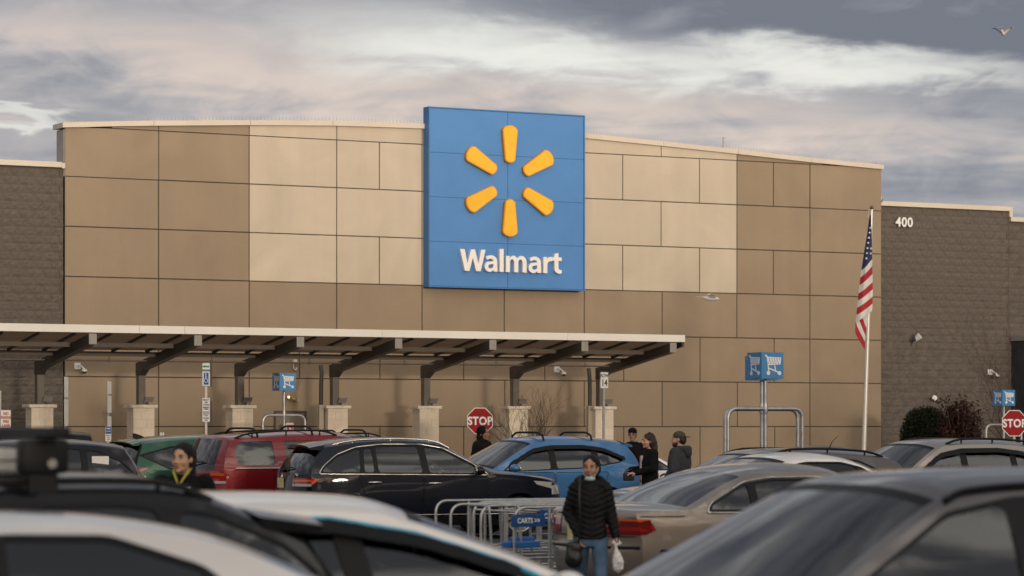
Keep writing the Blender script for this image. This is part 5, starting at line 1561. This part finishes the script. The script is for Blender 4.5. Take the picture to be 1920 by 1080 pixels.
# the fold that hangs behind: stripes running steeply down to the tip
fold = [(1603.5, 606), (1603.5, 626), (1621, 656), (1623, 640), (1627.5, 618), (1631, 575)]
def quad(name, pts2, m, dy):
    v = [fpt(x, y, dy + .0) for x, y in pts2]; n = len(v); v2 = [p + Vector((0, .01, 0)) for p in v]
    MB().add(v + v2, [tuple(range(n)), tuple(range(2 * n - 1, n - 1, -1))] + [(i, i + n, (i + 1) % n + n, (i + 1) % n) for i in range(n)]).build(name, m, flag)
quad('stripe', [(1604, 603), (1603, 618), (1604, 627), (1621, 656), (1622, 642), (1607, 613)], M_FR, -.04)
quad('stripe', [(1607, 612), (1622, 642), (1622.6, 630), (1609.5, 597), (1605, 603)], M_FW, -.02)
quad('stripe', [(1608, 597), (1622.6, 630), (1624.5, 616), (1616, 592)], M_FR, .0)
quad('stripe', [(1615, 590), (1624.5, 616), (1628, 600), (1626, 580), (1618, 586)], M_FW, .02)

# ---- gulls
M_GULL = mat('gull_white', (.62, .58, .54), .8, vary=.1, vscale=8); M_GULLD = mat('gull_grey', (.20, .19, .19), .8, vary=.2, vscale=8)
def gull(px, py, s, yaw, roll, span, up, label):
    q = P(px, py, s); t_ = thing('gull', label, 'bird', q, yaw); t_.rotation_euler = (0, roll, yaw)
    MB().tube([(.20, 0, .01), (.16, 0, .015), (.08, 0, .0), (-.05, 0, -.005), (-.16, 0, .01), (-.26, 0, .015)], [.012, .032, .05, .055, .03, .012], 10).build('body', M_GULL, t_, 180)
    MB().tube([(.20, 0, .01), (.25, 0, 0)], [.012, .003], 6).build('beak', mat('beak', (.5, .3, .05), .5), t_)
    for sg in (1, -1):
        v = []; f = []
        for k in range(9):
            t = k / 8; y = sg * (.04 + span * t); z = up * (math.sin(t * 2.2) * .8 if up > 0 else t); x = .06 - .22 * max(0, t - .4) ** 1.2; c = .16 * (1 - t) ** .6 + .012
            v += [(x + c * .35, y, z), (x - c * .65, y, z - .005), (x - c * .2, y, z + .012)]
        for k in range(8):
            a = k * 3; f += [(a, a + 3, a + 5, a + 2), (a + 2, a + 5, a + 4, a + 1), (a + 1, a + 4, a + 3, a)]
        MB().add(v, f + [(0, 2, 1), (24, 25, 26)]).build('wing', M_GULLD if sg > 0 else M_GULL, t_, 40)
    MB().add([(-.24, .02, .02), (-.36, .07, .02), (-.36, -.07, .02), (-.24, -.02, .02), (-.24, .02, .012), (-.36, .07, .015), (-.36, -.07, .015), (-.24, -.02, .012)], [(0, 1, 2, 3), (7, 6, 5, 4), (0, 4, 5, 1), (1, 5, 6, 2), (2, 6, 7, 3)]).build('tail', M_GULL, t_)
gull(1333, 560, 78, math.radians(-8), .1, .20, .12, 'white gull gliding in front of the brown panels')
gull(1880, 62, 62, math.radians(70), .3, .30, .20, 'dark winged gull flying in the top right corner of the sky')

# ---- planting
def leaf_cloud(name, pts, size, m, parent, seed, flat=.45):
    rr = random.Random(seed); v = []; f = []
    for p_ in pts:
        p_ = Vector(p_); d = Vector((rr.gauss(0, 1), rr.gauss(0, 1), rr.gauss(0, 1))).normalized(); u = d.orthogonal().normalized(); w = d.cross(u)
        a = rr.uniform(0, 6.28); u, w = u * math.cos(a) + w * math.sin(a), w * math.cos(a) - u * math.sin(a)
        s_ = size * rr.uniform(.6, 1.35); o = len(v)
        v += [p_ - u * s_, p_ + w * s_ * flat + d * s_ * .1, p_ + u * s_, p_ - w * s_ * flat + d * s_ * .1]; f.append((o, o + 1, o + 2, o + 3))
    o = MB().add(v, f).build(name, m, parent); o['kind'] = 'stuff'; return o
def leaf_mat(name, c, c2):
    m = bpy.data.materials.new(name); m.use_nodes = True; m.node_tree.nodes.clear(); N = NT(m.node_tree)
    g = N.node('ShaderNodeNewGeometry'); col = N.mix(g.outputs['Random Per Island'], c, c2)
    d = N.node('ShaderNodeBsdfPrincipled', {'Base Color': col, 'Roughness': .55, 'Specular IOR Level': .3}); t = N.node('ShaderNodeBsdfTranslucent', {0: col})
    mx = N.node('ShaderNodeMixShader', {0: .25, 1: d.outputs[0], 2: t.outputs[0]}); o = N.node('ShaderNodeOutputMaterial'); N.l.new(mx.outputs[0], o.inputs[0]); return m
M_LG = leaf_mat('leaf_green', (.008, .014, .005), (.022, .032, .010)); M_LR = leaf_mat('leaf_red', (.016, .006, .006), (.065, .018, .012)); M_BARK = mat('bark', (.11, .075, .055), .85, vary=.25, vscale=12)
sq = P(1735, 830, 68.5); rr = random.Random(3)
sh = thing('round_shrub', 'clipped round dark green shrub against the block wall', 'shrub', (sq.x, sq.y, .14))
pts_ = []
while len(pts_) < 9000:
    d = Vector((rr.gauss(0, 1), rr.gauss(0, 1), rr.gauss(0, 1))).normalized(); d.z = abs(d.z) if d.z > -.2 else d.z
    k = rr.uniform(.78, 1.03) + .05 * mnoise.noise(d * 3); sq_ = lambda t_: math.copysign(abs(t_) ** .8, t_)
    p_ = Vector((sq_(d.x) * .66 * k, sq_(d.y) * .6 * k, 1.18 + sq_(d.z) * 1.02 * k))
    pts_.append(p_)
leaf_cloud('foliage', pts_, .045, M_LG, sh, 1)
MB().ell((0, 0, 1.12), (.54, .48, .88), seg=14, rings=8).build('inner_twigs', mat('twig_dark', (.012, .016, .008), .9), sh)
MB().tube([(0, 0, 0), (0.02, 0, .6)], [.05, .04], 8).build('stem', M_BARK, sh)
sq = P(1797, 830, 70); rs = thing('red_shrub', 'loose dark red leaved shrub beside the round green shrub', 'shrub', (sq.x, sq.y, .14))
tw = MB(); pts_ = []
for k in range(60):
    a = rr.uniform(0, 6.28); sp_ = rr.uniform(.1, .72); h = rr.uniform(1.5, 2.55) * (1 - .25 * sp_ * sp_); h += .22 * math.exp(-((math.cos(a) * sp_ + .45) / .2) ** 2)
    tip = Vector((math.cos(a) * sp_, math.sin(a) * sp_ * .8, h)); mid = Vector((tip.x * .45, tip.y * .45, h * .55)); b0_ = Vector((tip.x * .1, tip.y * .1, 0))
    path = [b0_ * (1 - t) ** 2 + mid * 2 * t * (1 - t) + tip * t * t for t in [i / 7 for i in range(8)]]
    tw.tube(path, [.014 * (1 - i / 9) + .003 for i in range(8)], 4, caps=False)
    for i in range(120):
        t = rr.uniform(.35, 1.02); c = b0_ * (1 - t) ** 2 + mid * 2 * t * (1 - t) + tip * t * t
        pts_.append(c + Vector((rr.gauss(0, .09), rr.gauss(0, .09), rr.gauss(0, .07))))
tw.build('stems', M_BARK, rs); leaf_cloud('foliage', pts_, .05, M_LR, rs, 2)
def bare(name, label, base_, seed, stems, h, spread, thick, lean=0.0, sub=3):
    rr = random.Random(seed); t_ = thing(name, label, 'tree', base_)
    tr = MB(); cr = MB()
    def grow(p0, d, ln_, r0, lvl, mb):
        n = 6; path = [p0]; rad = [r0]; p = p0.copy(); dd = d.copy()
        for i in range(n):
            dd = (dd + Vector((rr.gauss(0, .07), rr.gauss(0, .07), .05))).normalized(); p = p + dd * ln_ / n; path.append(p.copy()); rad.append(r0 * (1 - .8 * (i + 1) / n))
        mb.tube(path, rad, 5 if lvl else 7, caps=False)
        if lvl < sub:
            for i in range(2, n + 1):
                for _ in range(2 if lvl == 0 else (1 if rr.random() < .8 else 0)):
                    a = rr.uniform(0, 6.28); o = dd.orthogonal().normalized(); o = Matrix.Rotation(a, 3, dd) @ o
                    grow(path[i], (dd * .8 + o * rr.uniform(.4, .7)).normalized(), ln_ * rr.uniform(.3, .5), rad[i] * .6 + .0015, lvl + 1, cr)
    for k in range(stems):
        a = rr.uniform(0, 6.28); d = Vector((math.cos(a) * spread * rr.uniform(.3, 1) + lean, math.sin(a) * spread * .6, 1)).normalized()
        grow(Vector((rr.uniform(-.05, .05), rr.uniform(-.05, .05), 0)), d, h * rr.uniform(.75, 1.05), thick, 0, tr)
    tr.build('trunk', M_BARK, t_, 180); cr.build('crown', mat('twig', (.085, .052, .04), .85), t_, 180)
q = P(985, 830, 80); bare('bare_sapling', 'leafless many stemmed sapling in front of the pier right of the stop sign', (q.x, q.y, .14), 12, 7, 2.0, .5, .023, .05)
q = P(1912, 830, 74); bare('bare_tree', 'leafless tree with a few brown leaves at the right edge', (q.x, q.y, .14), 5, 3, 3.6, .30, .035, -.05)

# ---- rack on the black hatchback
def W_of(root, v): return Matrix.Translation(root.location) @ Matrix.Rotation(root.rotation_euler.z, 4, 'Z') @ Vector(v)
# ------------------------------------------------------------------ people
def organic(name, mb, m, parent, voxel=.008, it=4, post=None):
    me = bpy.data.meshes.new(name); me.from_pydata(mb.v, [], mb.f); me.update()
    o = bpy.data.objects.new(name, me); COL.objects.link(o)
    r_ = o.modifiers.new('r', 'REMESH'); r_.mode = 'VOXEL'; r_.voxel_size = voxel
    s_ = o.modifiers.new('s', 'SMOOTH'); s_.factor = .5; s_.iterations = it
    dg = bpy.context.evaluated_depsgraph_get(); dg.update()
    new = bpy.data.meshes.new_from_object(o.evaluated_get(dg))
    bpy.data.objects.remove(o); bpy.data.meshes.remove(me)
    if post:
        cos = [v.co.copy() for v in new.vertices]; nor = [v.normal.copy() for v in new.vertices]
        for v, c, n_ in zip(new.vertices, cos, nor): v.co = c + n_ * post(c, n_)
        new.update()
    new.materials.clear(); new.materials.append(m)
    return link(name, new, parent, 180)

def limb(mb, pts, rad, seg=12):
    """closed chain with round joints"""
    mb.tube(pts, rad, seg)
    for p_, r_ in zip(pts, rad): mb.ell(p_, (r_, r_, r_), seg=seg, rings=8)

def loft(mb, rings, seg=20):
    """rings of (x, y, z, rx, ry)"""
    v = []; f = []
    for (x, y, z, rx, ry) in rings:
        for k in range(seg):
            a = 2 * math.pi * k / seg; c, s_ = math.cos(a), math.sin(a)
            v.append((x + rx * math.copysign(abs(c) ** .85, c), y + ry * math.copysign(abs(s_) ** .85, s_), z))
    n = len(rings)
    for i in range(n - 1):
        for k in range(seg):
            k2 = (k + 1) % seg; f.append((i * seg + k, i * seg + k2, (i + 1) * seg + k2, (i + 1) * seg + k))
    f.append(tuple(range(seg - 1, -1, -1))); f.append(tuple((n - 1) * seg + k for k in range(seg)))
    mb.add(v, f)

def head_into(mb, T, k=1.0):
    E = lambda c, r_, **kw: mb.ell((c[0] * k, c[1] * k, c[2] * k), (r_[0] * k, r_[1] * k, r_[2] * k), M=T, **kw)
    E((0, .014, .036), (.074, .092, .084)); E((0, -.020, -.028), (.062, .070, .088)); E((0, -.032, -.082), (.046, .048, .036)); E((0, -.076, -.104), (.020, .014, .014))
    for s_ in (-1, 1):
        E((s_ * .040, -.062, -.034), (.022, .022, .022)); E((s_ * .033, -.083, .020), (.026, .010, .009)); E((s_ * .076, .012, -.012), (.010, .020, .030)); E((s_ * .014, -.100, -.038), (.009, .010, .008))
    mb.tube([T @ (Vector((0, -.088, .012)) * k), T @ (Vector((0, -.110, -.034)) * k)], [.009 * k, .014 * k], 8); E((0, -.108, -.036), (.013, .012, .011))
    E((0, -.090, -.062), (.024, .010, .0065)); E((0, -.088, -.074), (.021, .010, .007))

def hand_into(mb, w, d, side, k=1.0, curl=.8, palm_n=None):
    """hand at wrist w pointing along d; five fingers"""
    d = Vector(d).normalized(); n_ = Vector(palm_n or (0, -1, 0)); n_ = (n_ - d * n_.dot(d)).normalized(); u = d.cross(n_).normalized() * side
    w = Vector(w)
    c = w + d * .05 * k
    for t in (-1, -.33, .33, 1): limb(mb, [w + u * .012 * t * k, c + u * .027 * t * k + d * .035 * k], [.015 * k, .012 * k], 8)
    for i, ln_ in enumerate((.072, .082, .078, .060)):
        b = w + d * .088 * k + u * (.030 - .020 * i) * k; p = b; dd = d.copy(); pts_ = [p.copy()]
        for j in range(3):
            dd = (dd + n_ * curl * (.25 + .2 * j)).normalized(); p = p + dd * ln_ * k * (.45, .32, .23)[j]; pts_.append(p.copy())
        limb(mb, pts_, [.0095 * k, .009 * k, .0085 * k, .007 * k], 8)
    b = w + d * .03 * k + u * .030 * k; t1 = b + (u * .6 + d * .6 + n_ * .3).normalized() * .038 * k; t2 = t1 + (d * .9 + n_ * .5 + u * .1).normalized() * .032 * k
    limb(mb, [b, t1, t2], [.013 * k, .0105 * k, .009 * k], 8)

M_EYEW = mat('eye_white', (.30, .27, .25), .4); M_EYED = mat('iris', (.02, .012, .008), .15); M_HAIR = mat('black_hair', (.006, .005, .0045), .55, bump=.5, bscale=220, spec=.3); M_LIP1 = mat('lips', (.23, .075, .06), .45)
def skin(name, c): return mat('skin_' + name, c, .5, vary=.06, vscale=25)

def person(label, loc, yaw, H, sk, top_m, pants_m, arms, hyaw=0.0, hpitch=0.0, hem=.80, jw=1.0, voxel=.010, bulk=.018, puff=False, stride=.10, hood=None, collar=None, coat_long=None, sw=1.0):
    k = H / 1.70
    t_ = thing('person', label, 'person', (loc[0], loc[1], .008), yaw)
    J = lambda *p_: Vector(p_) * k
    HC = J(0, -.015, 1.585); Th = Matrix.Translation(HC) @ Matrix.Rotation(hyaw, 4, 'Z') @ Matrix.Rotation(hpitch, 4, 'X')
    legs = []
    for s_ in (-1, 1):
        f = stride * s_
        legs.append([J(s_ * .09, 0, .88), J(s_ * .095, -f * .9 - .015, .48), J(s_ * .09, -f * 1.1 + (.10 if f < 0 else 0), .085), J(s_ * .10, -f * 1.1 - .10, .035)])
    # body: one continuous skin
    b = MB()
    loft(b, [(0, 0, .80 * k, .15 * k, .10 * k), (0, 0, .90 * k, .165 * k, .11 * k), (0, 0, 1.03 * k, .135 * k, .09 * k), (0, 0, 1.22 * k, .155 * k, .10 * k), (0, .01, 1.36 * k, .17 * k, .09 * k), (0, .015, 1.43 * k, .09 * k, .06 * k)])
    limb(b, [J(0, .02, 1.38), J(0, .012, 1.47), HC + J(0, .02, -.07)], [.062 * k, .052 * k, .052 * k])
    head_into(b, Th, k)
    for L_ in legs: limb(b, L_, [.085 * k, .055 * k, .04 * k, .032 * k])
    for (sd, el_, wr_, hd, pn) in arms:
        sh_ = J(sd * .175 * sw, .01, 1.375); el_ = J(*el_); wr_ = J(*wr_)
        limb(b, [sh_, el_, wr_], [.045 * k, .036 * k, .026 * k]); hand_into(b, wr_, Vector(hd), sd, k, palm_n=pn)
    body = organic('body', b, sk, t_, min(voxel, .0065), 3)
    # eyes, brows, lips
    for s_ in (-1, 1):
        e = MB().ell((s_ * .032 * k, -.0815 * k, .002 * k), (.0125 * k, .009 * k, .0052 * k), M=Th, seg=10, rings=8).build('eye', M_EYEW, t_, 180)
        MB().ell((s_ * .032 * k, -.0885 * k, .002 * k), (.0066 * k, .004 * k, .0054 * k), M=Th, seg=10, rings=6).build('iris', M_EYED, e, 180)
        MB().tube([Th @ J(s_ * .014, -.090, .022), Th @ J(s_ * .034, -.093, .028), Th @ J(s_ * .052, -.082, .022)], [.0045 * k, .0055 * k, .003 * k], 6).build('eyebrow', M_HAIR, t_, 180)
    mb = MB(); mb.ell((0, -.0945 * k, -.0625 * k), (.021 * k, .0065 * k, .0045 * k), M=Th); mb.ell((0, -.0925 * k, -.073 * k), (.018 * k, .007 * k, .0055 * k), M=Th); mb.build('lips', M_LIP1, t_, 180)
    # trousers
    p_ = MB()
    loft(p_, [(0, 0, .78 * k, .165 * k, .115 * k), (0, 0, .88 * k, .18 * k, .125 * k), (0, 0, 1.0 * k, .15 * k, .105 * k)])
    for L_ in legs: limb(p_, L_[:3], [.094 * k, .066 * k, .054 * k])
    organic('trousers', p_, pants_m, t_, voxel, 4, post=lambda c, n_: .004 * mnoise.noise(c * 14))
    for L_ in legs:
        s_ = MB(); limb(s_, [L_[2] + J(0, .05, -.04), L_[3] + J(0, 0, .005)], [.043 * k, .036 * k]); s_.box(tuple(L_[3] + J(-.045, -.06, -.033)), tuple(L_[2] + J(.045, .09, -.065)), bev=.02)
        organic('shoe', s_, M_BLACKP, t_, .009, 3)
    # jacket
    j = MB(); g = bulk
    rings = [(0, 0, hem * k, (.172 + g) * k * jw, (.12 + g) * k), (0, 0, .92 * k, (.172 + g) * k * jw, (.122 + g) * k), (0, 0, 1.05 * k, (.152 + g) * k * jw, (.108 + g) * k), (0, 0, 1.22 * k, (.168 + g) * k * jw, (.115 + g) * k), (0, .008, 1.34 * k, (.182 + g) * k * jw * sw, (.102 + g * .8) * k), (0, .012, 1.42 * k, (.125 + g * .6) * k, (.082 + g * .5) * k), (0, .012, 1.455 * k, (.075 + g * .3) * k, (.068 + g * .3) * k)]
    if coat_long: rings.insert(0, (0, .0, coat_long * k, (.20 + g) * k * jw, (.15 + g) * k))
    loft(j, rings, 24)
    for (sd, el_, wr_, hd, pn) in arms:
        limb(j, [J(sd * .178 * sw, .01, 1.37), J(*el_), J(*wr_)], [(.060 + g * .8) * k, (.050 + g * .9) * k, (.038 + g * .5) * k], 14)
    def wr_fn(c, n_): return .007 * mnoise.noise(Vector((c.x * 9, c.y * 9, c.z * 16)))
    def pf(c, n_):
        q = (c.z / k) * 1.0 - abs(c.x / k) * .38
        a = abs(math.sin(q * math.pi / .058)); edge = 1 - math.exp(-abs(c.x / k) / .012) if n_.y < -.3 else 1
        return (.010 * (a ** .55) - .006) * edge + .004 * mnoise.noise(c * 22)
    jk = organic('jacket', j, top_m, t_, .006 if puff else voxel, 3, post=pf if puff else wr_fn)
    return t_, Th, k, J

def hair_cap(t_, Th, k, extra, m=None, voxel=.006, bump=.004):
    mb = MB(); mb.ell((0, .024 * k, .054 * k), (.087 * k, .093 * k, .083 * k), M=Th); mb.ell((0, .045 * k, .02 * k), (.086 * k, .075 * k, .085 * k), M=Th)
    for s_ in (-1, 1): mb.ell((s_ * .062 * k, .030 * k, .030 * k), (.020 * k, .062 * k, .055 * k), M=Th)
    extra(mb)
    return organic('hair', mb, m or M_HAIR, t_, voxel, 2, post=lambda c, n_: bump * mnoise.noise(Vector((c.x * 40, c.y * 40, c.z * 12))))

M_BLKJ = mat('black_nylon', (.0055, .0055, .006), .62, vary=.2, vscale=8, spec=.22); M_BLKC = mat('black_cloth', (.0055, .0055, .006), .9, vary=.2, vscale=9, spec=.2); M_CHARC = mat('charcoal_cloth', (.030, .031, .036), .85, vary=.15, vscale=9); M_JEAN = mat('denim', (.060, .115, .185), .85, vary=.30, vscale=7)
S1 = skin('brown', (.43, .24, .15)); S2 = skin('tan', (.56, .33, .21)); S3 = skin('light', (.50, .28, .20)); S4 = skin('deep', (.30, .145, .08))
ARMS_DOWN = lambda: [(-1, (-.25, .03, 1.10), (-.24, -.04, .86), (0.02, -.1, -1), (.6, -.8, 0)), (1, (.25, .03, 1.10), (.24, -.04, .86), (-.02, -.1, -1), (-.6, -.8, 0))]

# the woman walking between the parked cars
q = P(1107, 800, 205)
W1 = (q.x, q.y)
arms = [(-1, (-.222, .055, 1.13), (-.135, -.075, .915), (.30, -.15, -1), (.8, -.6, 0)), (1, (.205, .02, 1.13), (.250, -.07, .905), (-.05, -.15, -1), (-.8, -.5, 0))]
w1, Th, k, J = person('woman in black quilted jacket and jeans with a lowered pale blue mask', W1, math.radians(4), 1.52, S1, M_BLKJ, M_JEAN, arms, hyaw=math.radians(-16), hem=.86, bulk=.019, puff=True, stride=.13, jw=.90, sw=.84)
hair_cap(w1, Th, k, lambda mb: (mb.ell((.03 * k, .10 * k, -.01 * k), (.065 * k, .05 * k, .075 * k), M=Th), mb.ell((.062 * k, .05 * k, -.02 * k), (.022 * k, .045 * k, .06 * k), M=Th), mb.ell((-.060 * k, .05 * k, -.02 * k), (.018 * k, .04 * k, .055 * k), M=Th)))
mb = MB(); mb.ell((0, -.044 * k, -.112 * k), (.056 * k, .056 * k, .030 * k), M=Th); organic('face_mask', mb, mat('mask_blue', (.42, .58, .64), .8, vary=.08, vscale=30), w1, .006, 2)
for s_ in (-1, 1): MB().tube([Th @ J(s_ * .05, -.06, -.085), Th @ J(s_ * .07, -.02, -.05), Th @ J(s_ * .08, .015, -.01)], .0022, 5).build('mask_loop', M_SYM, w1)
# hood lying round the neck with fur lining
mb = MB(); ring = [J(.125 * math.cos(a), .025 - .095 * math.sin(a) * (-1), 1.43 + .035 * math.sin(a)) for a in [math.radians(d) for d in range(-55, 240, 15)]]
limb(mb, ring, [(.035 + .018 * math.sin(math.pi * i / (len(ring) - 1))) * k for i in range(len(ring))], 10); mb.ell(J(0, .12, 1.42), tuple(J(.13, .06, .07)))
organic('hood', mb, mat('hood_pile', (.006, .006, .006), .95, bump=1.0, bscale=120), w1, .008, 3, post=lambda c, n_: .007 * mnoise.noise(c * 60))
MB().tube([J(0, -.158, 1.41), J(0, -.162, 1.2), J(0, -.165, 1.0), J(0, -.165, .87)], .004, 6).build('zip', M_BLACKP, w1)
# her shoulder bag and the white carrier bag
hx_, hz_ = W1[0], W1[1]
bagl = thing('handbag', 'black handbag on a shoulder strap at the walking woman\'s hip', 'bag', (W1[0] - .15, W1[1] - .10, .62))
mb = MB(); mb.box((-.075, -.05, -.06), (.065, .05, .13), bev=.03); mb.ell((-.005, -.005, -.02), (.085, .065, .09)); organic('pouch', mb, mat('bag_leather', (.008, .008, .010), .4), bagl, .008, 5, post=lambda c, n_: .005 * mnoise.noise(c * 18))
MB().tube([(.04, -.02, .12), (.055, -.085, .35), (.045, -.10, .55), (.05, -.055, .68), (.06, .03, .725)], [.010] * 5, 8).build('strap', MATS['bag_leather'], bagl, 60)
pb = thing('plastic_bag', 'white plastic carrier bag in the walking woman\'s hand', 'bag', (W1[0] + .24, W1[1] - .10, .47))
mb = MB(); loft(mb, [(.01, 0, 0, .015, .012), (.01, 0, .03, .048, .035), (.008, 0, .10, .055, .04), (0, 0, .17, .036, .03), (-.01, 0, .225, .012, .012), (-.012, 0, .25, .02, .016), (-.012, 0, .265, .006, .006)], 16); limb(mb, [(-.012, 0, .25), (-.035, -.01, .275), (-.03, 0, .30)], [.012, .014, .006]); limb(mb, [(-.012, 0, .25), (.03, -.01, .27), (.02, 0, .30)], [.012, .012, .006])
organic('film', mb, mat('plastic_white', (.70, .67, .66), .35, vary=.06, vscale=20), pb, .005, 2, post=lambda c, n_: .006 * mnoise.noise(c * 45))
MB().box((.0, -.0395, .055), (.035, -.037, .10)).build('print', mat('bag_print', (.40, .40, .50), .6), pb)

# woman with the yellow collar
q = P(343, 800, 235)
w2, Th, k, J = person('woman in black jacket with a bright yellow collar beyond the white hatchback', (q.x, q.y), math.radians(-8), 1.65, S2, M_BLKC, M_BLKC, ARMS_DOWN(), hyaw=math.radians(-14), hem=.82, bulk=.035)
hair_cap(w2, Th, k, lambda mb: (mb.ell((.01 * k, .115 * k, .03 * k), (.055 * k, .055 * k, .065 * k), M=Th), mb.ell((.02 * k, .10 * k, -.10 * k), (.05 * k, .05 * k, .12 * k), M=Th)))
mb = MB()
for s_ in (-1, 1): limb(mb, [J(s_ * .075, -.005, 1.505), J(s_ * .058, -.075, 1.47), J(s_ * .012, -.128, 1.385)], [.008 * k, .013 * k, .010 * k], 8)
organic('collar', mb, mat('hi_vis_yellow', (.40, .37, .05), .8), w2, .007, 3)
MB().box((.055 * k, -.158 * k, 1.335 * k), (.105 * k, -.150 * k, 1.36 * k), bev=.003).build('badge', M_SYM, w2); MB().tube([J(0, -.15, 1.36), J(0, -.16, 1.2)], .004, 6).build('zip', M_CHROME, w2)
# man in the black hood
q = P(905, 800, 101)
m1, Th, k, J = person('man in a raised black hood beside the stop sign', (q.x, q.y), math.radians(62), 1.79, S4, M_BLKC, M_BLKC, ARMS_DOWN(), bulk=.035, hem=.80, stride=.2)
mb = MB(); mb.ell((0, .030 * k, .030 * k), (.098 * k, .105 * k, .108 * k), M=Th); mb.ell((0, .045 * k, -.075 * k), (.10 * k, .085 * k, .08 * k), M=Th); mb.ell((0, .02 * k, -.14 * k), (.12 * k, .10 * k, .05 * k), M=Th); organic('hood', mb, M_BLKC, m1, .009, 3)
# man with black cap and glasses behind the blue car
def cap(t_, Th, k, m, back=False, peak_m=None):
    mb = MB(); mb.ell((0, .012 * k, .055 * k), (.084 * k, .100 * k, .072 * k), M=Th); o = organic('cap', mb, m, t_, .007, 2)
    s_ = 1 if back else -1; v = []
    mb = MB(); mb.ell((0, (.012 + s_ * .115) * k, .035 * k), (.062 * k, .060 * k, .009 * k), M=Th); mb.build('peak', m, o, 180); return o
q = P(1186, 800, 99)
m2, Th, k, J = person('man in black cap and glasses behind the blue crossover tail', (q.x, q.y), math.radians(-10), 1.765, S3, M_BLKC, M_BLKC, ARMS_DOWN())
cap(m2, Th, k, M_BLKC, back=True); hair_cap(m2, Th @ Matrix.Translation((0, .01, -.02)), k * .95, lambda mb: None)
mb = MB()
for s_ in (-1, 1): mb.tube([Th @ (Vector((s_ * .032 + .024 * math.cos(a), -.101, .0 + .018 * math.sin(a))) * k) for a in [2 * math.pi * i / 12 for i in range(13)]], .004, 5); mb.tube([Th @ J(s_ * .056, -.10, .004), Th @ J(s_ * .08, .0, .0)], .003, 5)
mb.build('glasses', M_BLACKP, m2)
# woman in black with long dark hair
q = P(1217, 800, 115)
arms = [(-1, (-.24, -.03, 1.12), (-.14, -.27, 1.10), (.2, -1, -.1), (.3, 0, -1)), (1, (.24, -.03, 1.12), (.13, -.27, 1.06), (-.2, -1, -.1), (-.3, 0, -1))]
w3, Th, k, J = person('woman with long dark wavy hair and black coat behind the blue crossover', (q.x, q.y), math.radians(-72), 1.675, S3, M_BLKC, M_BLKC, arms, hem=.78, bulk=.03, coat_long=.55)
M_BRN = mat('brown_hair', (.022, .010, .007), .5, bump=.5, bscale=150)
hair_cap(w3, Th, k, lambda mb: (mb.ell((0, .055 * k, -.02 * k), (.105 * k, .085 * k, .125 * k), M=Th), mb.ell((0, .085 * k, -.12 * k), (.11 * k, .07 * k, .11 * k), M=Th), mb.ell((0, .10 * k, -.20 * k), (.09 * k, .05 * k, .08 * k), M=Th)), M_BRN, .009, .018)
MB().prism([(-.05 * k, .80 * k), (.05 * k, .80 * k), (.03 * k, 1.34 * k), (-.02 * k, 1.34 * k)], -.154 * k, -.12 * k).build('blouse', mat('pink_blouse', (.52, .42, .42), .8, vary=.2, vscale=15), w3)
pu = thing('purse', 'black purse held by the long haired woman behind the blue crossover', 'bag', tuple(Matrix.Rotation(math.radians(-72), 4, 'Z') @ Vector((0, -.36 * k, 0)) + Vector((q.x, q.y, .98))))
mb = MB(); mb.box((-.09, -.05, -.06), (.09, .05, .07), bev=.02); organic('pouch', mb, MATS['bag_leather'], pu, .01, 3); MB().tube([(-.07, 0, .06), (-.05, 0, .12), (.05, 0, .12), (.07, 0, .06)], .008, 6).build('strap', MATS['bag_leather'], pu, 60)
# man in the green cap
q = P(1274, 800, 121)
arms = [(-1, (-.26, -.02, 1.12), (-.20, -.26, 1.05), (.2, -1, -.1), (.3, 0, -1)), (1, (.26, .03, 1.10), (.22, -.15, .92), (-.02, -.6, -.7), (-.6, 0, -.5))]
m3, Th, k, J = person('bearded man in olive cap and charcoal hooded sweatshirt', (q.x, q.y), math.radians(-118), 1.715, S3, M_CHARC, M_JEAN, arms, bulk=.045, jw=1.12, hyaw=math.radians(14))
cap(m3, Th, k, mat('olive_cap', (.050, .055, .030), .8, vary=.2, vscale=20), back=True)
hair_cap(m3, Th @ Matrix.Translation((0, .012, -.03)), k * .93, lambda mb: None, M_BRN)
mb = MB(); mb.ell((0, -.045 * k, -.088 * k), (.056 * k, .058 * k, .042 * k), M=Th); mb.ell((0, -.02 * k, -.062 * k), (.066 * k, .045 * k, .03 * k), M=Th); organic('beard', mb, M_BRN, m3, .007, 2)
mb = MB(); limb(mb, [J(-.10, .03, 1.44), J(-.06, .12, 1.43), J(.06, .12, 1.43), J(.10, .03, 1.44)], [.045 * k, .06 * k, .06 * k, .045 * k]); mb.ell(J(0, .15, 1.38), tuple(J(.10, .045, .085))); organic('hood', mb, M_CHARC, m3, .01, 3)
MB().ell((-.078 * k, -.02 * k, .065 * k), (.010 * k, .016 * k, .018 * k), M=Th, seg=10, rings=6).build('cap_badge', mat('patch', (.45, .36, .28), .7), m3, 180)
